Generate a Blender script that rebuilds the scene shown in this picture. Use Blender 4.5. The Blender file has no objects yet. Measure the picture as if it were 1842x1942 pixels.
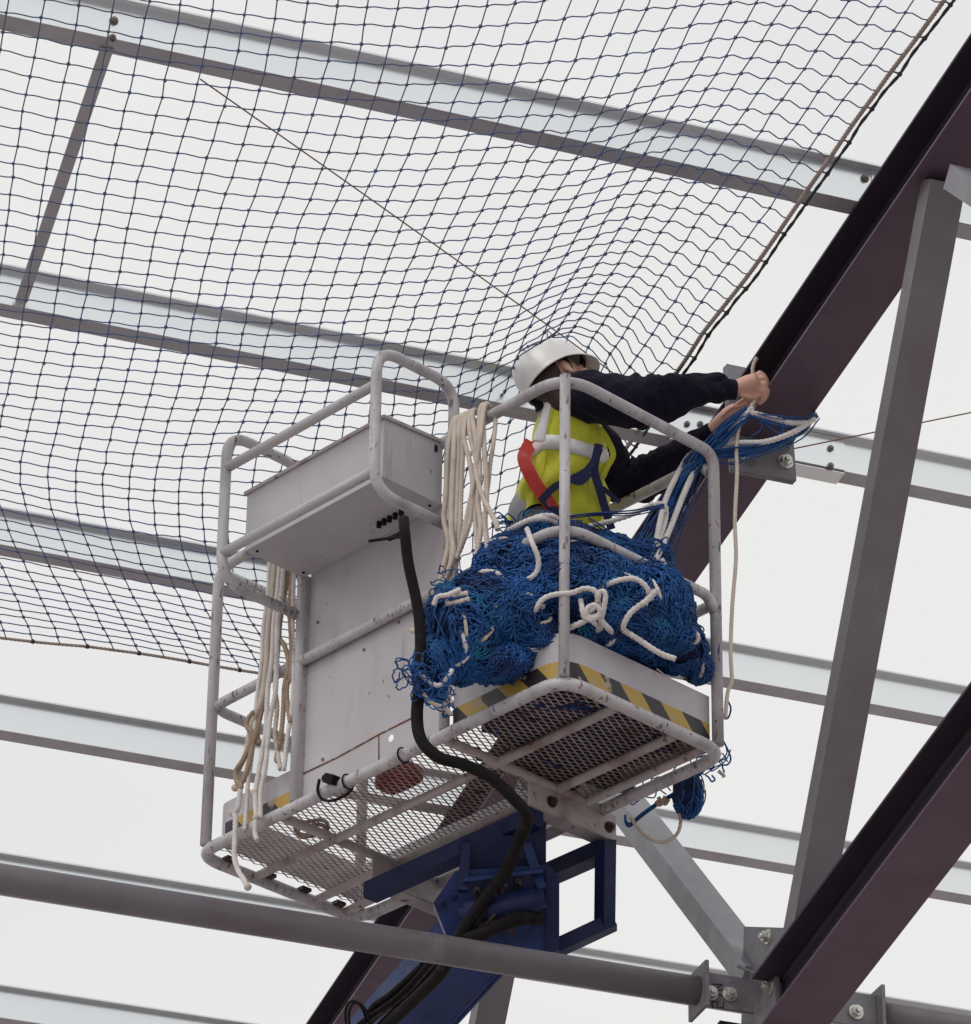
import bpy, math, random
import numpy as np
from mathutils import Vector, Matrix
random.seed(7); rng = np.random.default_rng(11)
sc = bpy.context.scene
COL = sc.collection
PI = math.pi
# ------------------------------------------------------------------ camera
FPX, CX, CY, PW, PH = 8340.0, 921.0, 971.0, 1842.0, 1942.0
TH, RO = math.radians(30.3), math.radians(0.82)
CF = np.array([0, math.cos(TH), math.sin(TH)])
_u0 = np.array([0, -math.sin(TH), math.cos(TH)]); _r0 = np.array([1., 0, 0])
CR = math.cos(RO) * _r0 + math.sin(RO) * _u0
CU = -math.sin(RO) * _r0 + math.cos(RO) * _u0
CO = np.array([0, 0, 1.6])
def ray(px, py): return CF + CR * (px - CX) / FPX - CU * (py - CY) / FPX
def at(px, py, D): return CO + ray(px, py) * D
def onz(px, py, z):
    d = ray(px, py); return CO + d * ((z - CO[2]) / d[2])
def onpl(px, py, P, n):
    d = ray(px, py); return CO + d * (np.dot(np.asarray(P) - CO, n) / np.dot(d, n))
cam = bpy.data.cameras.new('camera'); camo = bpy.data.objects.new('camera', cam); COL.objects.link(camo)
cam.sensor_fit = 'VERTICAL'; cam.sensor_height = 24.0; cam.lens = 24.0 * FPX / PH
cam.clip_start = 0.1; cam.clip_end = 3000
M = Matrix.Identity(4)
for i in range(3):
    M[i][0], M[i][1], M[i][2], M[i][3] = CR[i], CU[i], -CF[i], CO[i]
camo.matrix_world = M
sc.camera = camo
# ------------------------------------------------------------------ frames of reference
C0 = at(1068, 1287, 13.8)                     # near corner of the basket floor
AZ = math.radians(43)
BU = np.array([-math.sin(AZ), math.cos(AZ), 0]); BV = np.array([math.cos(AZ), math.sin(AZ), 0])
def B(v, u, z): return C0 + BV * v + BU * u + np.array([0, 0, z])
def bloc(P):
    d = np.asarray(P) - C0; return np.array([d @ BV, d @ BU, d[2]])
def bz(px, py, z): return onz(px, py, C0[2] + z)
def bv(px, py, v): return onpl(px, py, C0 + BV * v, BV)
def bu(px, py, u): return onpl(px, py, C0 + BU * u, BU)
PA = math.radians(70.7)
S = np.array([math.sin(PA), math.cos(PA), 0]); T = np.array([-S[1], S[0], 0]); Z = np.array([0, 0, 1.])
KS = 14.95 / 14.6
P0 = at(1434, 768.6, 14.95)
SL = math.tan(math.radians(-5.0))
DT = T + Z * SL; DT = DT / np.linalg.norm(DT)
NT = np.cross(S, DT); NT = NT / np.linalg.norm(NT)
NT = NT if NT[2] > 0 else -NT
def TR(s, t, z): return P0 + (S * s + T * t + Z * z) * KS
# ------------------------------------------------------------------ mesh builder
def nrm(v):
    v = np.asarray(v, float); l = np.linalg.norm(v); return v / l if l > 1e-12 else v
def catmull(pts, n=8, closed=False):
    P = [np.asarray(p, float) for p in pts]; out = []
    m = len(P)
    for i in range(m if closed else m - 1):
        p1, p2 = P[i], P[(i + 1) % m]
        p0 = P[i - 1] if (i > 0 or closed) else 2 * p1 - p2
        p3 = P[(i + 2) % m] if (i + 2 < m or closed) else 2 * p2 - p1
        for k in range(n):
            t = k / n
            out.append(.5 * (2 * p1 + (p2 - p0) * t + (2 * p0 - 5 * p1 + 4 * p2 - p3) * t * t + (3 * p1 - p0 - 3 * p2 + p3) * t ** 3))
    if not closed: out.append(P[-1])
    return out
def resample(pts, step):
    P = np.array(pts); d = np.r_[0, np.cumsum(np.linalg.norm(np.diff(P, axis=0), axis=1))]
    n = max(2, int(d[-1] / step) + 1); q = np.linspace(0, d[-1], n)
    return [np.array([np.interp(x, d, P[:, k]) for k in range(3)]) for x in q]
def fillet(pts, r, n=7):
    P = [np.asarray(p, float) for p in pts]; out = [P[0]]
    for i in range(1, len(P) - 1):
        a, b, c = P[i - 1], P[i], P[i + 1]
        rr = min(r[i] if hasattr(r, '__len__') else r, .49 * np.linalg.norm(a - b), .49 * np.linalg.norm(c - b))
        p, q = b + nrm(a - b) * rr, b + nrm(c - b) * rr
        for k in range(n + 1):
            t = k / n; out.append((1 - t) ** 2 * p + 2 * t * (1 - t) * b + t * t * q)
    out.append(P[-1]); return out
class MB:
    def __init__(s): s.v = []; s.f = []; s.sm = []; s.n = 0
    def add(s, V, F, smooth=False):
        o = s.n; V = np.asarray(V, float).reshape(-1, 3); s.v.append(V); s.n += len(V)
        for f in F: s.f.append(tuple(i + o for i in f)); s.sm.append(smooth)
        return s
    def obox(s, c, ax, ay, az):               # centre, three half-axis vectors
        c, ax, ay, az = map(np.asarray, (c, ax, ay, az))
        V = [c + i * ax + j * ay + k * az for i in (-1, 1) for j in (-1, 1) for k in (-1, 1)]
        F = [(0, 1, 3, 2), (4, 6, 7, 5), (0, 4, 5, 1), (2, 3, 7, 6), (0, 2, 6, 4), (1, 5, 7, 3)]
        return s.add(V, F)
    def bar(s, p, q, w, h, side):             # rectangular bar p->q, w along side, h along the third axis
        p, q = np.asarray(p), np.asarray(q); d = nrm(q - p); side = nrm(side - d * np.dot(side, d)); up = np.cross(d, side)
        return s.obox((p + q) / 2, (q - p) / 2, side * w / 2, up * h / 2)
    def prism(s, poly, p, q, ex, ey, cap=True, smooth=False):   # 2-d polygon extruded from p to q
        n = len(poly); A = [np.asarray(p) + ex * a + ey * b for a, b in poly]; Bq = [np.asarray(q) + ex * a + ey * b for a, b in poly]
        F = [(i, (i + 1) % n, n + (i + 1) % n, n + i) for i in range(n)]
        s.add(A + Bq, F, smooth)
        if cap: s.f.append(tuple(s.n - 2 * n + i for i in range(n - 1, -1, -1))); s.f.append(tuple(s.n - n + i for i in range(n))); s.sm += [False, False]
        return s
    def tube(s, pts, r, n=8, cap=True, lob=0, amp=0., pitch=.1, flat=1., smooth=True):
        P = [np.asarray(p, float) for p in pts]; m = len(P)
        rr = list(r) if hasattr(r, '__len__') else [r] * m
        t = [nrm(P[min(i + 1, m - 1)] - P[max(i - 1, 0)]) for i in range(m)]
        a = np.array([0, 0, 1.]) if abs(t[0][2]) < .9 else np.array([1., 0, 0])
        x = nrm(a - t[0] * np.dot(a, t[0])); V = []; L = 0
        for i in range(m):
            x = nrm(x - t[i] * np.dot(x, t[i])); y = np.cross(t[i], x)
            if i: L += np.linalg.norm(P[i] - P[i - 1])
            for k in range(n):
                an = 2 * PI * k / n; q = rr[i] * (1 + (amp * math.cos(lob * (an - 2 * PI * L / pitch / max(lob, 1) * 1.0)) if lob else 0))
                V.append(P[i] + q * (math.cos(an) * x + math.sin(an) * y * flat))
        F = [(i * n + k, i * n + (k + 1) % n, (i + 1) * n + (k + 1) % n, (i + 1) * n + k) for i in range(m - 1) for k in range(n)]
        s.add(V, F, smooth)
        if cap:
            o = s.n - m * n
            s.f.append(tuple(o + k for k in range(n - 1, -1, -1))); s.f.append(tuple(o + (m - 1) * n + k for k in range(n))); s.sm += [False, False]
        return s
    def cyl(s, p, q, r, n=12, smooth=True): return s.tube([p, q], r, n, smooth=smooth)
    def rings(s, R, closed=True, cap=True, smooth=True):
        m, n = len(R), len(R[0]); V = [p for r in R for p in r]
        F = [(i * n + k, i * n + (k + 1) % n, (i + 1) * n + (k + 1) % n, (i + 1) * n + k) for i in range(m - 1) for k in range(n if closed else n - 1)]
        s.add(V, F, smooth)
        if cap:
            o = s.n - m * n
            s.f.append(tuple(o + k for k in range(n - 1, -1, -1))); s.f.append(tuple(o + (m - 1) * n + k for k in range(n))); s.sm += [smooth, smooth]
        return s
    def ball(s, c, r, nu=8, nv=6, axes=None):
        ax = axes if axes is not None else np.eye(3); r = np.asarray(r, float) * np.ones(3); V = []; F = []
        for j in range(nv + 1):
            ph = PI * j / nv
            for i in range(nu):
                th = 2 * PI * i / nu
                d = np.array([r[0] * math.sin(ph) * math.cos(th), r[1] * math.sin(ph) * math.sin(th), r[2] * math.cos(ph)])
                V.append(np.asarray(c) + d @ ax)
        for j in range(nv):
            for i in range(nu): F.append((j * nu + i, (j + 1) * nu + i, (j + 1) * nu + (i + 1) % nu, j * nu + (i + 1) % nu))
        return s.add(V, F, True)
    def hexbolt(s, c, d, r, h, wash=True):    # washer, hexagon head and a stub of thread
        c = np.asarray(c); d = nrm(d)
        if wash: s.tube([c, c + d * h * .25], r * 1.35, 14, smooth=False)
        s.tube([c + d * h * .2, c + d * h], r, 6, smooth=False)
        s.tube([c + d * h, c + d * h * 1.5], r * .5, 8); return s
    def build(s, name, mat, parent=None):
        V = np.concatenate(s.v) if s.v else np.zeros((0, 3))
        W = Matrix.Identity(4); p = parent
        chain = []
        while p is not None: chain.append(p); p = p.parent
        for q in reversed(chain): W = W @ q.matrix_basis
        o = bpy.data.objects.new(name, None if False else bpy.data.meshes.new(name))
        if parent is None:
            c = np.array([(V[:, 0].min() + V[:, 0].max()) / 2, (V[:, 1].min() + V[:, 1].max()) / 2, V[:, 2].min()])
            o.location = c; V = V - c
        else:
            I = np.array(W.inverted()); V = V @ I[:3, :3].T + I[:3, 3]
            o.parent = parent
        o.data.from_pydata(V.tolist(), [], s.f); o.data.update()
        o.data.polygons.foreach_set('use_smooth', s.sm)
        o.data.materials.append(mat); COL.objects.link(o)
        return o
def tag(o, label=None, cat=None, group=None, kind=None):
    if label: o['label'] = label
    if cat: o['category'] = cat
    if group: o['group'] = group
    if kind: o['kind'] = kind
    return o
def thing(name, label, cat, loc, rz=0, group=None):
    o = bpy.data.objects.new(name, None); COL.objects.link(o); o.empty_display_size = .1
    o.location = Vector(loc); o.rotation_euler = (0, 0, rz)
    o.matrix_basis  # basis is loc/rot only
    return tag(o, label, cat, group)
# ------------------------------------------------------------------ materials
def mat(name, base, rough=.5, metal=0., layers=(), bump=None, spec=.5, var=0., vscale=6., coat=0., sheen=0., rvar=0.):
    """layers: (colour, noise scale, threshold, softness, stretch xyz, detail)"""
    m = bpy.data.materials.new(name); m.use_nodes = True; nt = m.node_tree; N, L = nt.nodes, nt.links
    b = N['Principled BSDF']; b.inputs['Roughness'].default_value = rough; b.inputs['Metallic'].default_value = metal
    b.inputs['Specular IOR Level'].default_value = spec; b.inputs['Sheen Weight'].default_value = sheen
    tc = N.new('ShaderNodeTexCoord')
    def noise(sc_, stretch=(1, 1, 1), detail=4, rough_=.6, off=0):
        mp = N.new('ShaderNodeMapping'); mp.inputs['Scale'].default_value = stretch; mp.inputs['Location'].default_value = (off, off * .7, off * 1.3)
        L.new(tc.outputs['Object'], mp.inputs['Vector'])
        t = N.new('ShaderNodeTexNoise'); t.inputs['Scale'].default_value = sc_; t.inputs['Detail'].default_value = detail; t.inputs['Roughness'].default_value = rough_
        L.new(mp.outputs['Vector'], t.inputs['Vector']); return t.outputs['Fac']
    def mix(fac, a, c2):
        x = N.new('ShaderNodeMix'); x.data_type = 'RGBA'
        if hasattr(fac, 'links'): L.new(fac, x.inputs[0])
        else: x.inputs[0].default_value = fac
        for sock, val in ((x.inputs[6], a), (x.inputs[7], c2)):
            if hasattr(val, 'links'): L.new(val, sock)
            else: sock.default_value = (*val, 1)
        return x.outputs[2]
    col = base
    if var > 0:
        r = N.new('ShaderNodeMapRange'); r.inputs[1].default_value = .3; r.inputs[2].default_value = .7
        L.new(noise(vscale, detail=6, off=3.3), r.inputs[0])
        col = mix(r.outputs[0], tuple(c * (1 - var) for c in base), tuple(min(1, c * (1 + var)) for c in base))
    for i, ly in enumerate(layers):
        c, s_, th, so = ly[:4]; st = ly[4] if len(ly) > 4 else (1, 1, 1); de = ly[5] if len(ly) > 5 else 5
        r = N.new('ShaderNodeMapRange'); r.inputs[1].default_value = th; r.inputs[2].default_value = th + so
        L.new(noise(s_, st, de, off=1.7 * i + 5), r.inputs[0]); col = mix(r.outputs[0], col, c)
    if hasattr(col, 'links'): L.new(col, b.inputs['Base Color'])
    else: b.inputs['Base Color'].default_value = (*col, 1)
    if rvar > 0:
        r = N.new('ShaderNodeMapRange'); r.inputs[3].default_value = max(0, rough - rvar); r.inputs[4].default_value = min(1, rough + rvar)
        r.inputs[1].default_value = .3; r.inputs[2].default_value = .7
        L.new(noise(9, detail=5, off=9), r.inputs[0]); L.new(r.outputs[0], b.inputs['Roughness'])
    if bump:
        bp = N.new('ShaderNodeBump'); bp.inputs['Strength'].default_value = bump[1]; bp.inputs['Distance'].default_value = bump[2] if len(bump) > 2 else .002
        L.new(noise(bump[0], detail=5, off=2), bp.inputs['Height']); L.new(bp.outputs['Normal'], b.inputs['Normal'])
    return m
RUST = (.16, .055, .025)
M_paint = mat('worn_white_paint', (.51, .495, .51), .42, var=.10, vscale=5, layers=[
    ((.46, .43, .42), 7, .56, .2), ((.30, .24, .21), 30, .645, .04), (RUST, 40, .68, .03), ((.12, .10, .10), 70, .735, .02)], bump=(35, .25, .002), rvar=.12)
M_post = mat('scraped_white_paint', (.52, .505, .52), .45, var=.12, vscale=9, layers=[
    ((.38, .36, .37), 14, .50, .14, (1, 1, .22)), ((.19, .15, .14), 46, .61, .03, (1, 1, .3)), ((.10, .11, .19), 38, .655, .02, (1, 1, .3)), (RUST, 34, .655, .03)], bump=(45, .35, .002), rvar=.12)
M_sheet = mat('dull_white_sheet', (.50, .488, .515), .38, var=.09, vscale=3, layers=[
    ((.44, .40, .42), 1.6, .5, .25, (1, 1, .5)), ((.33, .27, .25), 13, .63, .12, (1, 1, .12)), 
    ((.40, .36, .36), 4, .60, .2, (1, 1, .35)), ((.30, .16, .12), 30, .69, .03), ((.10, .07, .06), 70, .745, .02)], bump=(9, .12, .004), rvar=.1)
M_under = mat('grimy_white_paint', (.44, .40, .395), .55, var=.15, vscale=6, layers=[
    ((.27, .21, .185), 9, .5, .18), (RUST, 17, .61, .06), ((.07, .05, .045), 30, .68, .04)], bump=(30, .4, .002))
M_mesh = mat('rusty_expanded_metal', (.40, .325, .30), .7, metal=.1, var=.3, vscale=5, layers=[((.22, .10, .06), 6, .55, .15), ((.52, .46, .43), 9, .6, .1), ((.10, .05, .045), 14, .62, .05)])
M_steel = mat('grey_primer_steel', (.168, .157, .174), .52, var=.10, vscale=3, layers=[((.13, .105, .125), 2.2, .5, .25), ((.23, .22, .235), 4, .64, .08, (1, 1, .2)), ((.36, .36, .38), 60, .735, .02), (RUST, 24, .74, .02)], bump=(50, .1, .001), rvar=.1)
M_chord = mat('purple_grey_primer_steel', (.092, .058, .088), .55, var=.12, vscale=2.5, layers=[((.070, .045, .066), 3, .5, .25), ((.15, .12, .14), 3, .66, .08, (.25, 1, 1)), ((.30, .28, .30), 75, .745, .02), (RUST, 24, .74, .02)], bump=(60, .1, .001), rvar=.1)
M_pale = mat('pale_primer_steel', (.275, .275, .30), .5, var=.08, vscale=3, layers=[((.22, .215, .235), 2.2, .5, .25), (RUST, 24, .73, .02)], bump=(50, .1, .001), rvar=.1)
M_cweb = mat('recess_shade_steel', (.040, .030, .046), .6, var=.2, vscale=4, layers=[((.09, .07, .09), 70, .74, .02)], spec=.3)  # chord web and top flange: shade of the recess put into the colour
M_plate = mat('plate_primer', (.20, .195, .215), .5, var=.1, vscale=8, layers=[((.12, .095, .12), 6, .52, .2), (RUST, 26, .70, .04)], bump=(40, .15, .001))
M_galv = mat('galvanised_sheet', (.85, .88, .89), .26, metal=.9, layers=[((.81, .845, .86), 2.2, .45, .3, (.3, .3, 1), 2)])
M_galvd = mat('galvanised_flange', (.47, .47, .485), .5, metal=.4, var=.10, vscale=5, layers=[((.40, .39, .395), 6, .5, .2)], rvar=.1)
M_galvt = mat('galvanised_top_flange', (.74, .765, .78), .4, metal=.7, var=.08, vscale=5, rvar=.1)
M_zinc = mat('zinc_bolt', (.62, .62, .58), .35, metal=.8, var=.2, vscale=60, layers=[((.25, .22, .18), 90, .6, .1)])
M_zincd = mat('dull_bolt', (.2, .18, .17), .5, metal=.5, var=.2, vscale=60, layers=[(RUST, 60, .58, .1)])
M_blue = mat('dark_blue_enamel', (.009, .017, .075), .5, spec=.35, var=.2, vscale=4, layers=[((.010, .014, .045), 5, .55, .15), ((.02, .035, .11), 25, .66, .05), ((.05, .03, .025), 18, .66, .05)], bump=(20, .2, .002), rvar=.15)
M_bluel = mat('blue_boom_enamel', (.012, .038, .16), .45, spec=.4, var=.2, vscale=4, layers=[((.012, .02, .07), 6, .55, .12), ((.10, .045, .03), 16, .68, .04)], bump=(20, .2, .002), rvar=.15)
M_hose = mat('black_rubber', (.010, .008, .009), .8, spec=.22, var=.3, vscale=30, layers=[((.03, .026, .026), 25, .6, .1)], bump=(60, .3, .002))
M_greasy = mat('greasy_brown_metal', (.06, .03, .025), .55, var=.4, vscale=25, layers=[((.14, .06, .04), 20, .55, .1), ((.02, .015, .015), 30, .5, .1)])
M_rope = mat('cream_rope', (.60, .52, .45), .85, var=.12, vscale=25, layers=[((.42, .33, .26), 9, .56, .15)], bump=(150, .4, .001))
M_rope2 = mat('white_rope', (.70, .67, .65), .85, var=.12, vscale=25, layers=[((.5, .44, .40), 12, .6, .12), ((.25, .22, .24), 30, .68, .06)], bump=(150, .4, .001))
M_rope3 = mat('old_tan_rope', (.38, .29, .215), .9, var=.15, vscale=25, layers=[((.27, .19, .13), 12, .55, .15)], bump=(150, .4, .001))
M_edge = mat('weathered_border_rope', (.36, .31, .275), .9, var=.2, vscale=14, layers=[((.42, .36, .31), 25, .55, .1)])
M_net = mat('navy_net_twine', (.080, .13, .27), .65, var=.2, vscale=8, layers=[((.115, .095, .165), 4, .45, .2)])
M_netd = mat('dark_net_border_twine', (.035, .04, .045), .75, var=.3, vscale=12)
M_pile = mat('blue_net_twine', (.007, .080, .275), .65, var=.45, vscale=7, layers=[((.006, .026, .13), 5, .50, .12), ((.012, .17, .34), 6, .57, .1)])
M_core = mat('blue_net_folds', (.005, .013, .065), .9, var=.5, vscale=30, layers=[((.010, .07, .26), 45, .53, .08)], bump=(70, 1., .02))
M_skin = mat('skin', (.62, .36, .275), .5, var=.08, vscale=20, layers=[((.56, .25, .19), 12, .55, .15)], bump=(120, .15, .001))
M_hair = mat('dark_brown_hair', (.045, .028, .02), .7, var=.4, vscale=80, bump=(140, .8, .004))
M_helmet = mat('white_helmet_plastic', (.72, .715, .70), .32, var=.05, vscale=8, layers=[((.5, .48, .45), 18, .62, .1)])
M_vest = mat('hi_vis_yellow_fabric', (.66, .69, .045), .75, var=.12, vscale=7, layers=[((.56, .59, .04), 5, .55, .15)], bump=(13, .7, .012), sheen=.2)
M_refl = mat('reflective_band', (.90, .90, .91), .4, var=.06, vscale=14, bump=(14, .4, .006))
M_navy = mat('navy_fleece', (.0095, .0075, .020), .95, var=.35, vscale=9, bump=(16, 1., .02), sheen=.03, spec=.2)
M_trou = mat('grey_trouser_cloth', (.33, .33, .36), .85, var=.1, vscale=9, bump=(16, .7, .01))
M_red = mat('red_webbing', (.56, .045, .035), .65, var=.15, vscale=30, layers=[((.58, .12, .12), 9, .55, .1)])
M_nstrap = mat('navy_webbing', (.012, .018, .085), .7, var=.2, vscale=30)
M_boot = mat('black_boot', (.02, .018, .017), .6, var=.2, vscale=20)
M_redbag = mat('red_plastic', (.30, .03, .03), .5, var=.2, vscale=8)
M_wire = mat('brown_wire', (.24, .10, .06), .6, var=.2, vscale=5)
M_ink = mat('black_marker_ink', (.012, .011, .014), .6, var=.2, vscale=40)
M_seam = mat('rust_stain', (.26, .12, .055), .8, var=.4, vscale=30, layers=[((.45, .40, .38), 25, .55, .08)])
M_ground = mat('pale_site_hardcore', (.365, .322, .318), .9, var=.15, vscale=.6, layers=[((.32, .27, .26), 2, .5, .15)], bump=(8, .6, .02))
def hazard():
    m = bpy.data.materials.new('hazard_tape'); m.use_nodes = True; N, L = m.node_tree.nodes, m.node_tree.links; b = N['Principled BSDF']
    tc = N.new('ShaderNodeTexCoord'); sp = N.new('ShaderNodeSeparateXYZ'); L.new(tc.outputs['Object'], sp.inputs[0])
    def mth(op, a, c):
        n = N.new('ShaderNodeMath'); n.operation = op
        for i, q in enumerate((a, c)):
            if hasattr(q, 'links'): L.new(q, n.inputs[i])
            else: n.inputs[i].default_value = q
        return n.outputs[0]
    d = mth('SUBTRACT', sp.outputs[0], sp.outputs[1]); d = mth('SUBTRACT', d, mth('MULTIPLY', sp.outputs[2], -.9))
    fr = mth('FRACT', mth('DIVIDE', mth('ADD', d, 10.02), .185), 0); g = mth('GREATER_THAN', fr, .52)
    x = N.new('ShaderNodeMix'); x.data_type = 'RGBA'; L.new(g, x.inputs[0]); x.inputs[6].default_value = (.50, .33, .07, 1); x.inputs[7].default_value = (.03, .026, .035, 1)
    nz = N.new('ShaderNodeTexNoise'); nz.inputs['Scale'].default_value = 22; nz.inputs['Detail'].default_value = 6; L.new(tc.outputs['Object'], nz.inputs['Vector'])
    r = N.new('ShaderNodeMapRange'); r.inputs[1].default_value = .6; r.inputs[2].default_value = .68; L.new(nz.outputs['Fac'], r.inputs[0])
    y = N.new('ShaderNodeMix'); y.data_type = 'RGBA'; L.new(r.outputs[0], y.inputs[0]); L.new(x.outputs[2], y.inputs[6]); y.inputs[7].default_value = (.4, .34, .27, 1)
    L.new(y.outputs[2], b.inputs['Base Color']); b.inputs['Roughness'].default_value = .45; return m
M_haz = hazard()
# ------------------------------------------------------------------ light
w = bpy.data.worlds.new('World'); sc.world = w; w.use_nodes = True
N, L = w.node_tree.nodes, w.node_tree.links; bg = N['Background']; bg.inputs['Strength'].default_value = .1
sky = N.new('ShaderNodeTexSky'); sky.sky_type = 'NISHITA'; sky.sun_disc = False
SUN_EL, SUN_AZ = math.radians(48), math.radians(215)     # azimuth clockwise from +Y
sky.sun_elevation = SUN_EL; sky.sun_rotation = SUN_AZ; sky.dust_density = 6; sky.air_density = 1.5
hs = N.new('ShaderNodeHueSaturation'); hs.inputs['Saturation'].default_value = .1; hs.inputs['Value'].default_value = .8; L.new(sky.outputs[0], hs.inputs['Color'])
mx = N.new('ShaderNodeMix'); mx.data_type = 'RGBA'; mx.inputs[0].default_value = .9; L.new(hs.outputs[0], mx.inputs[6]); 
cn = N.new('ShaderNodeTexNoise'); cn.inputs['Scale'].default_value = 5.0; cn.inputs['Detail'].default_value = 4; ct = N.new('ShaderNodeTexCoord'); L.new(ct.outputs['Generated'], cn.inputs['Vector'])
cr = N.new('ShaderNodeMapRange'); cr.inputs[1].default_value = .35; cr.inputs[2].default_value = .65; L.new(cn.outputs['Fac'], cr.inputs[0])
cm = N.new('ShaderNodeMix'); cm.data_type = 'RGBA'; L.new(cr.outputs[0], cm.inputs[0]); cm.inputs[6].default_value = (8.55, 8.45, 8.62, 1); cm.inputs[7].default_value = (9.0, 9.0, 8.85, 1); L.new(cm.outputs[2], mx.inputs[7])
L.new(mx.outputs[2], bg.inputs['Color'])
sl = bpy.data.lights.new('sun', 'SUN'); sl.energy = .9; sl.angle = math.radians(25); sl.color = (1, .97, .93)
so = bpy.data.objects.new('sun', sl); COL.objects.link(so)
sd = Vector((math.sin(SUN_AZ) * math.cos(SUN_EL), math.cos(SUN_AZ) * math.cos(SUN_EL), math.sin(SUN_EL)))
so.rotation_euler = sd.to_track_quat('Z', 'Y').to_euler(); so.location = (-8, -10, 22)
vs = sc.view_settings; vs.view_transform = 'Standard'; vs.look = 'None'; vs.exposure = 0; vs.gamma = 1
# ------------------------------------------------------------------ ground
g = MB(); n = 24
xs = np.linspace(-400, 400, n)
g.add([(x, y, .06 * math.sin(x * .07) * math.cos(y * .05)) for y in xs for x in xs], [(j * n + i, j * n + i + 1, (j + 1) * n + i + 1, (j + 1) * n + i) for j in range(n - 1) for i in range(n - 1)], True)
tag(g.build('ground', M_ground), 'pale site ground far below the steelwork', 'ground', kind='structure')
# ------------------------------------------------------------------ roof purlins
def purlin(t, sa, sb, label, h=.14, bolts=()):
    z0 = .203 / NT[2] + t * SL + .004
    A, Bq = TR(sa, t, z0), TR(sb, t, z0)
    r = thing('roof_purlin', label, 'purlin', A, 0, 'galvanised roof purlins')
    k = .0025
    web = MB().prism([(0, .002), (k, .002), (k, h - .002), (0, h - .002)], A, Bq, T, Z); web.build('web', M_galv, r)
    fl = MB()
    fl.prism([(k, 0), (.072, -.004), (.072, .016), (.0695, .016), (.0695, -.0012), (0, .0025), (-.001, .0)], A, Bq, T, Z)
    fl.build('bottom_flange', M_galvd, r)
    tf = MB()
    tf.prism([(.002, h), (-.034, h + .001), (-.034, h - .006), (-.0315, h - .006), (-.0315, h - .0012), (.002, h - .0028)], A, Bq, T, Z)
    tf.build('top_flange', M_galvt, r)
    for (s, dz, big) in bolts:
        MB().hexbolt(TR(s, t - .0005, z0 + dz), -T, .011 * big, .012).build('bolt', M_zincd, r)
    return r
PT = [-.84, .535, 1.88, 3.07, 4.2, 5.25]
PLAB = ['highest and nearest galvanised purlin, behind the net along the top of the frame',
        'galvanised purlin behind the hard hat, sleeved where it runs past the rafter splice',
        'galvanised purlin passing behind the control box and the middle of the blue net heap',
        'galvanised purlin just below the bottom edge of the net, level with the basket floor',
        'galvanised purlin directly above the grey brace tube, running behind the boom',
        'lowest and farthest galvanised purlin, crossing the bottom edge below the brace tube']
def s_at(px, py, t):
    r = (onpl(px, py, TR(0, t, 0), T) - P0) / KS; return r @ S, r[2]
for i, t in enumerate(PT):
    z0 = .203 / NT[2] + t * SL + .004
    bl = []
    for (px, py, k) in {0: [(216, 40, 1.), (213, 73, .9), (1640, 339, 1.)], 1: [(1574, 852, 1.1), (1574, 885, 1.1), (1327, 806, 1.), (1302, 806, 1.)]}.get(i, []):
        s, z = s_at(px, py, t); bl.append((s, z - z0, k))
    r = purlin(t, -5.5, 6.0, PLAB[i], bolts=bl)
    if i == 1:      # overlap sleeve either side of the splice
        m = MB(); s0, _ = s_at(1270, 800, t); s1, _ = s_at(1602, 880, t)
        A, Bq = TR(s0, t - .004, z0), TR(s1, t - .004, z0); m.prism([(0, .004), (.0025, .004), (.0025, .136), (0, .136)], A, Bq, T, Z)
        m.prism([(.006, -.003), (.08, -.0075), (.08, -.010), (.006, -.0055)], A, Bq, T, Z); m.build('sleeve', M_galv, r)
    if i == 0:
        m = MB(); s0, _ = s_at(1652, 320, t); A, Bq = TR(s0, t - .004, z0), TR(s0 + .5, t - .004, z0)
        m.prism([(0, .004), (.0025, .004), (.0025, .136), (0, .136)], A, Bq, T, Z); m.build('sleeve', M_galv, r)
# strut between the two nearest purlins
z1 = .203 / NT[2] + PT[0] * SL; z2 = .203 / NT[2] + PT[1] * SL
pa_ = onz(203, 92, P0[2] + z1 * KS - .004); s_, zz = s_at(40, 572, PT[1] - .01); pb_ = TR(s_, PT[1] - .012, zz)
st = thing('sag_strut', 'slim brown grey strut slanting between the two upper purlins', 'strut', pb_)
MB().bar(pa_, pb_, .042, .004, S).bar(pa_ + Z * .018 + S * .02, pb_ + Z * .018 + S * .02, .004, .034, S).build('angle_bar', M_galvd, st)
MB().obox(pb_ + Z * -.004 - T * .006, S * .022, Z * .018, T * .002).build('end_cleat', M_galv, st)
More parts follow.
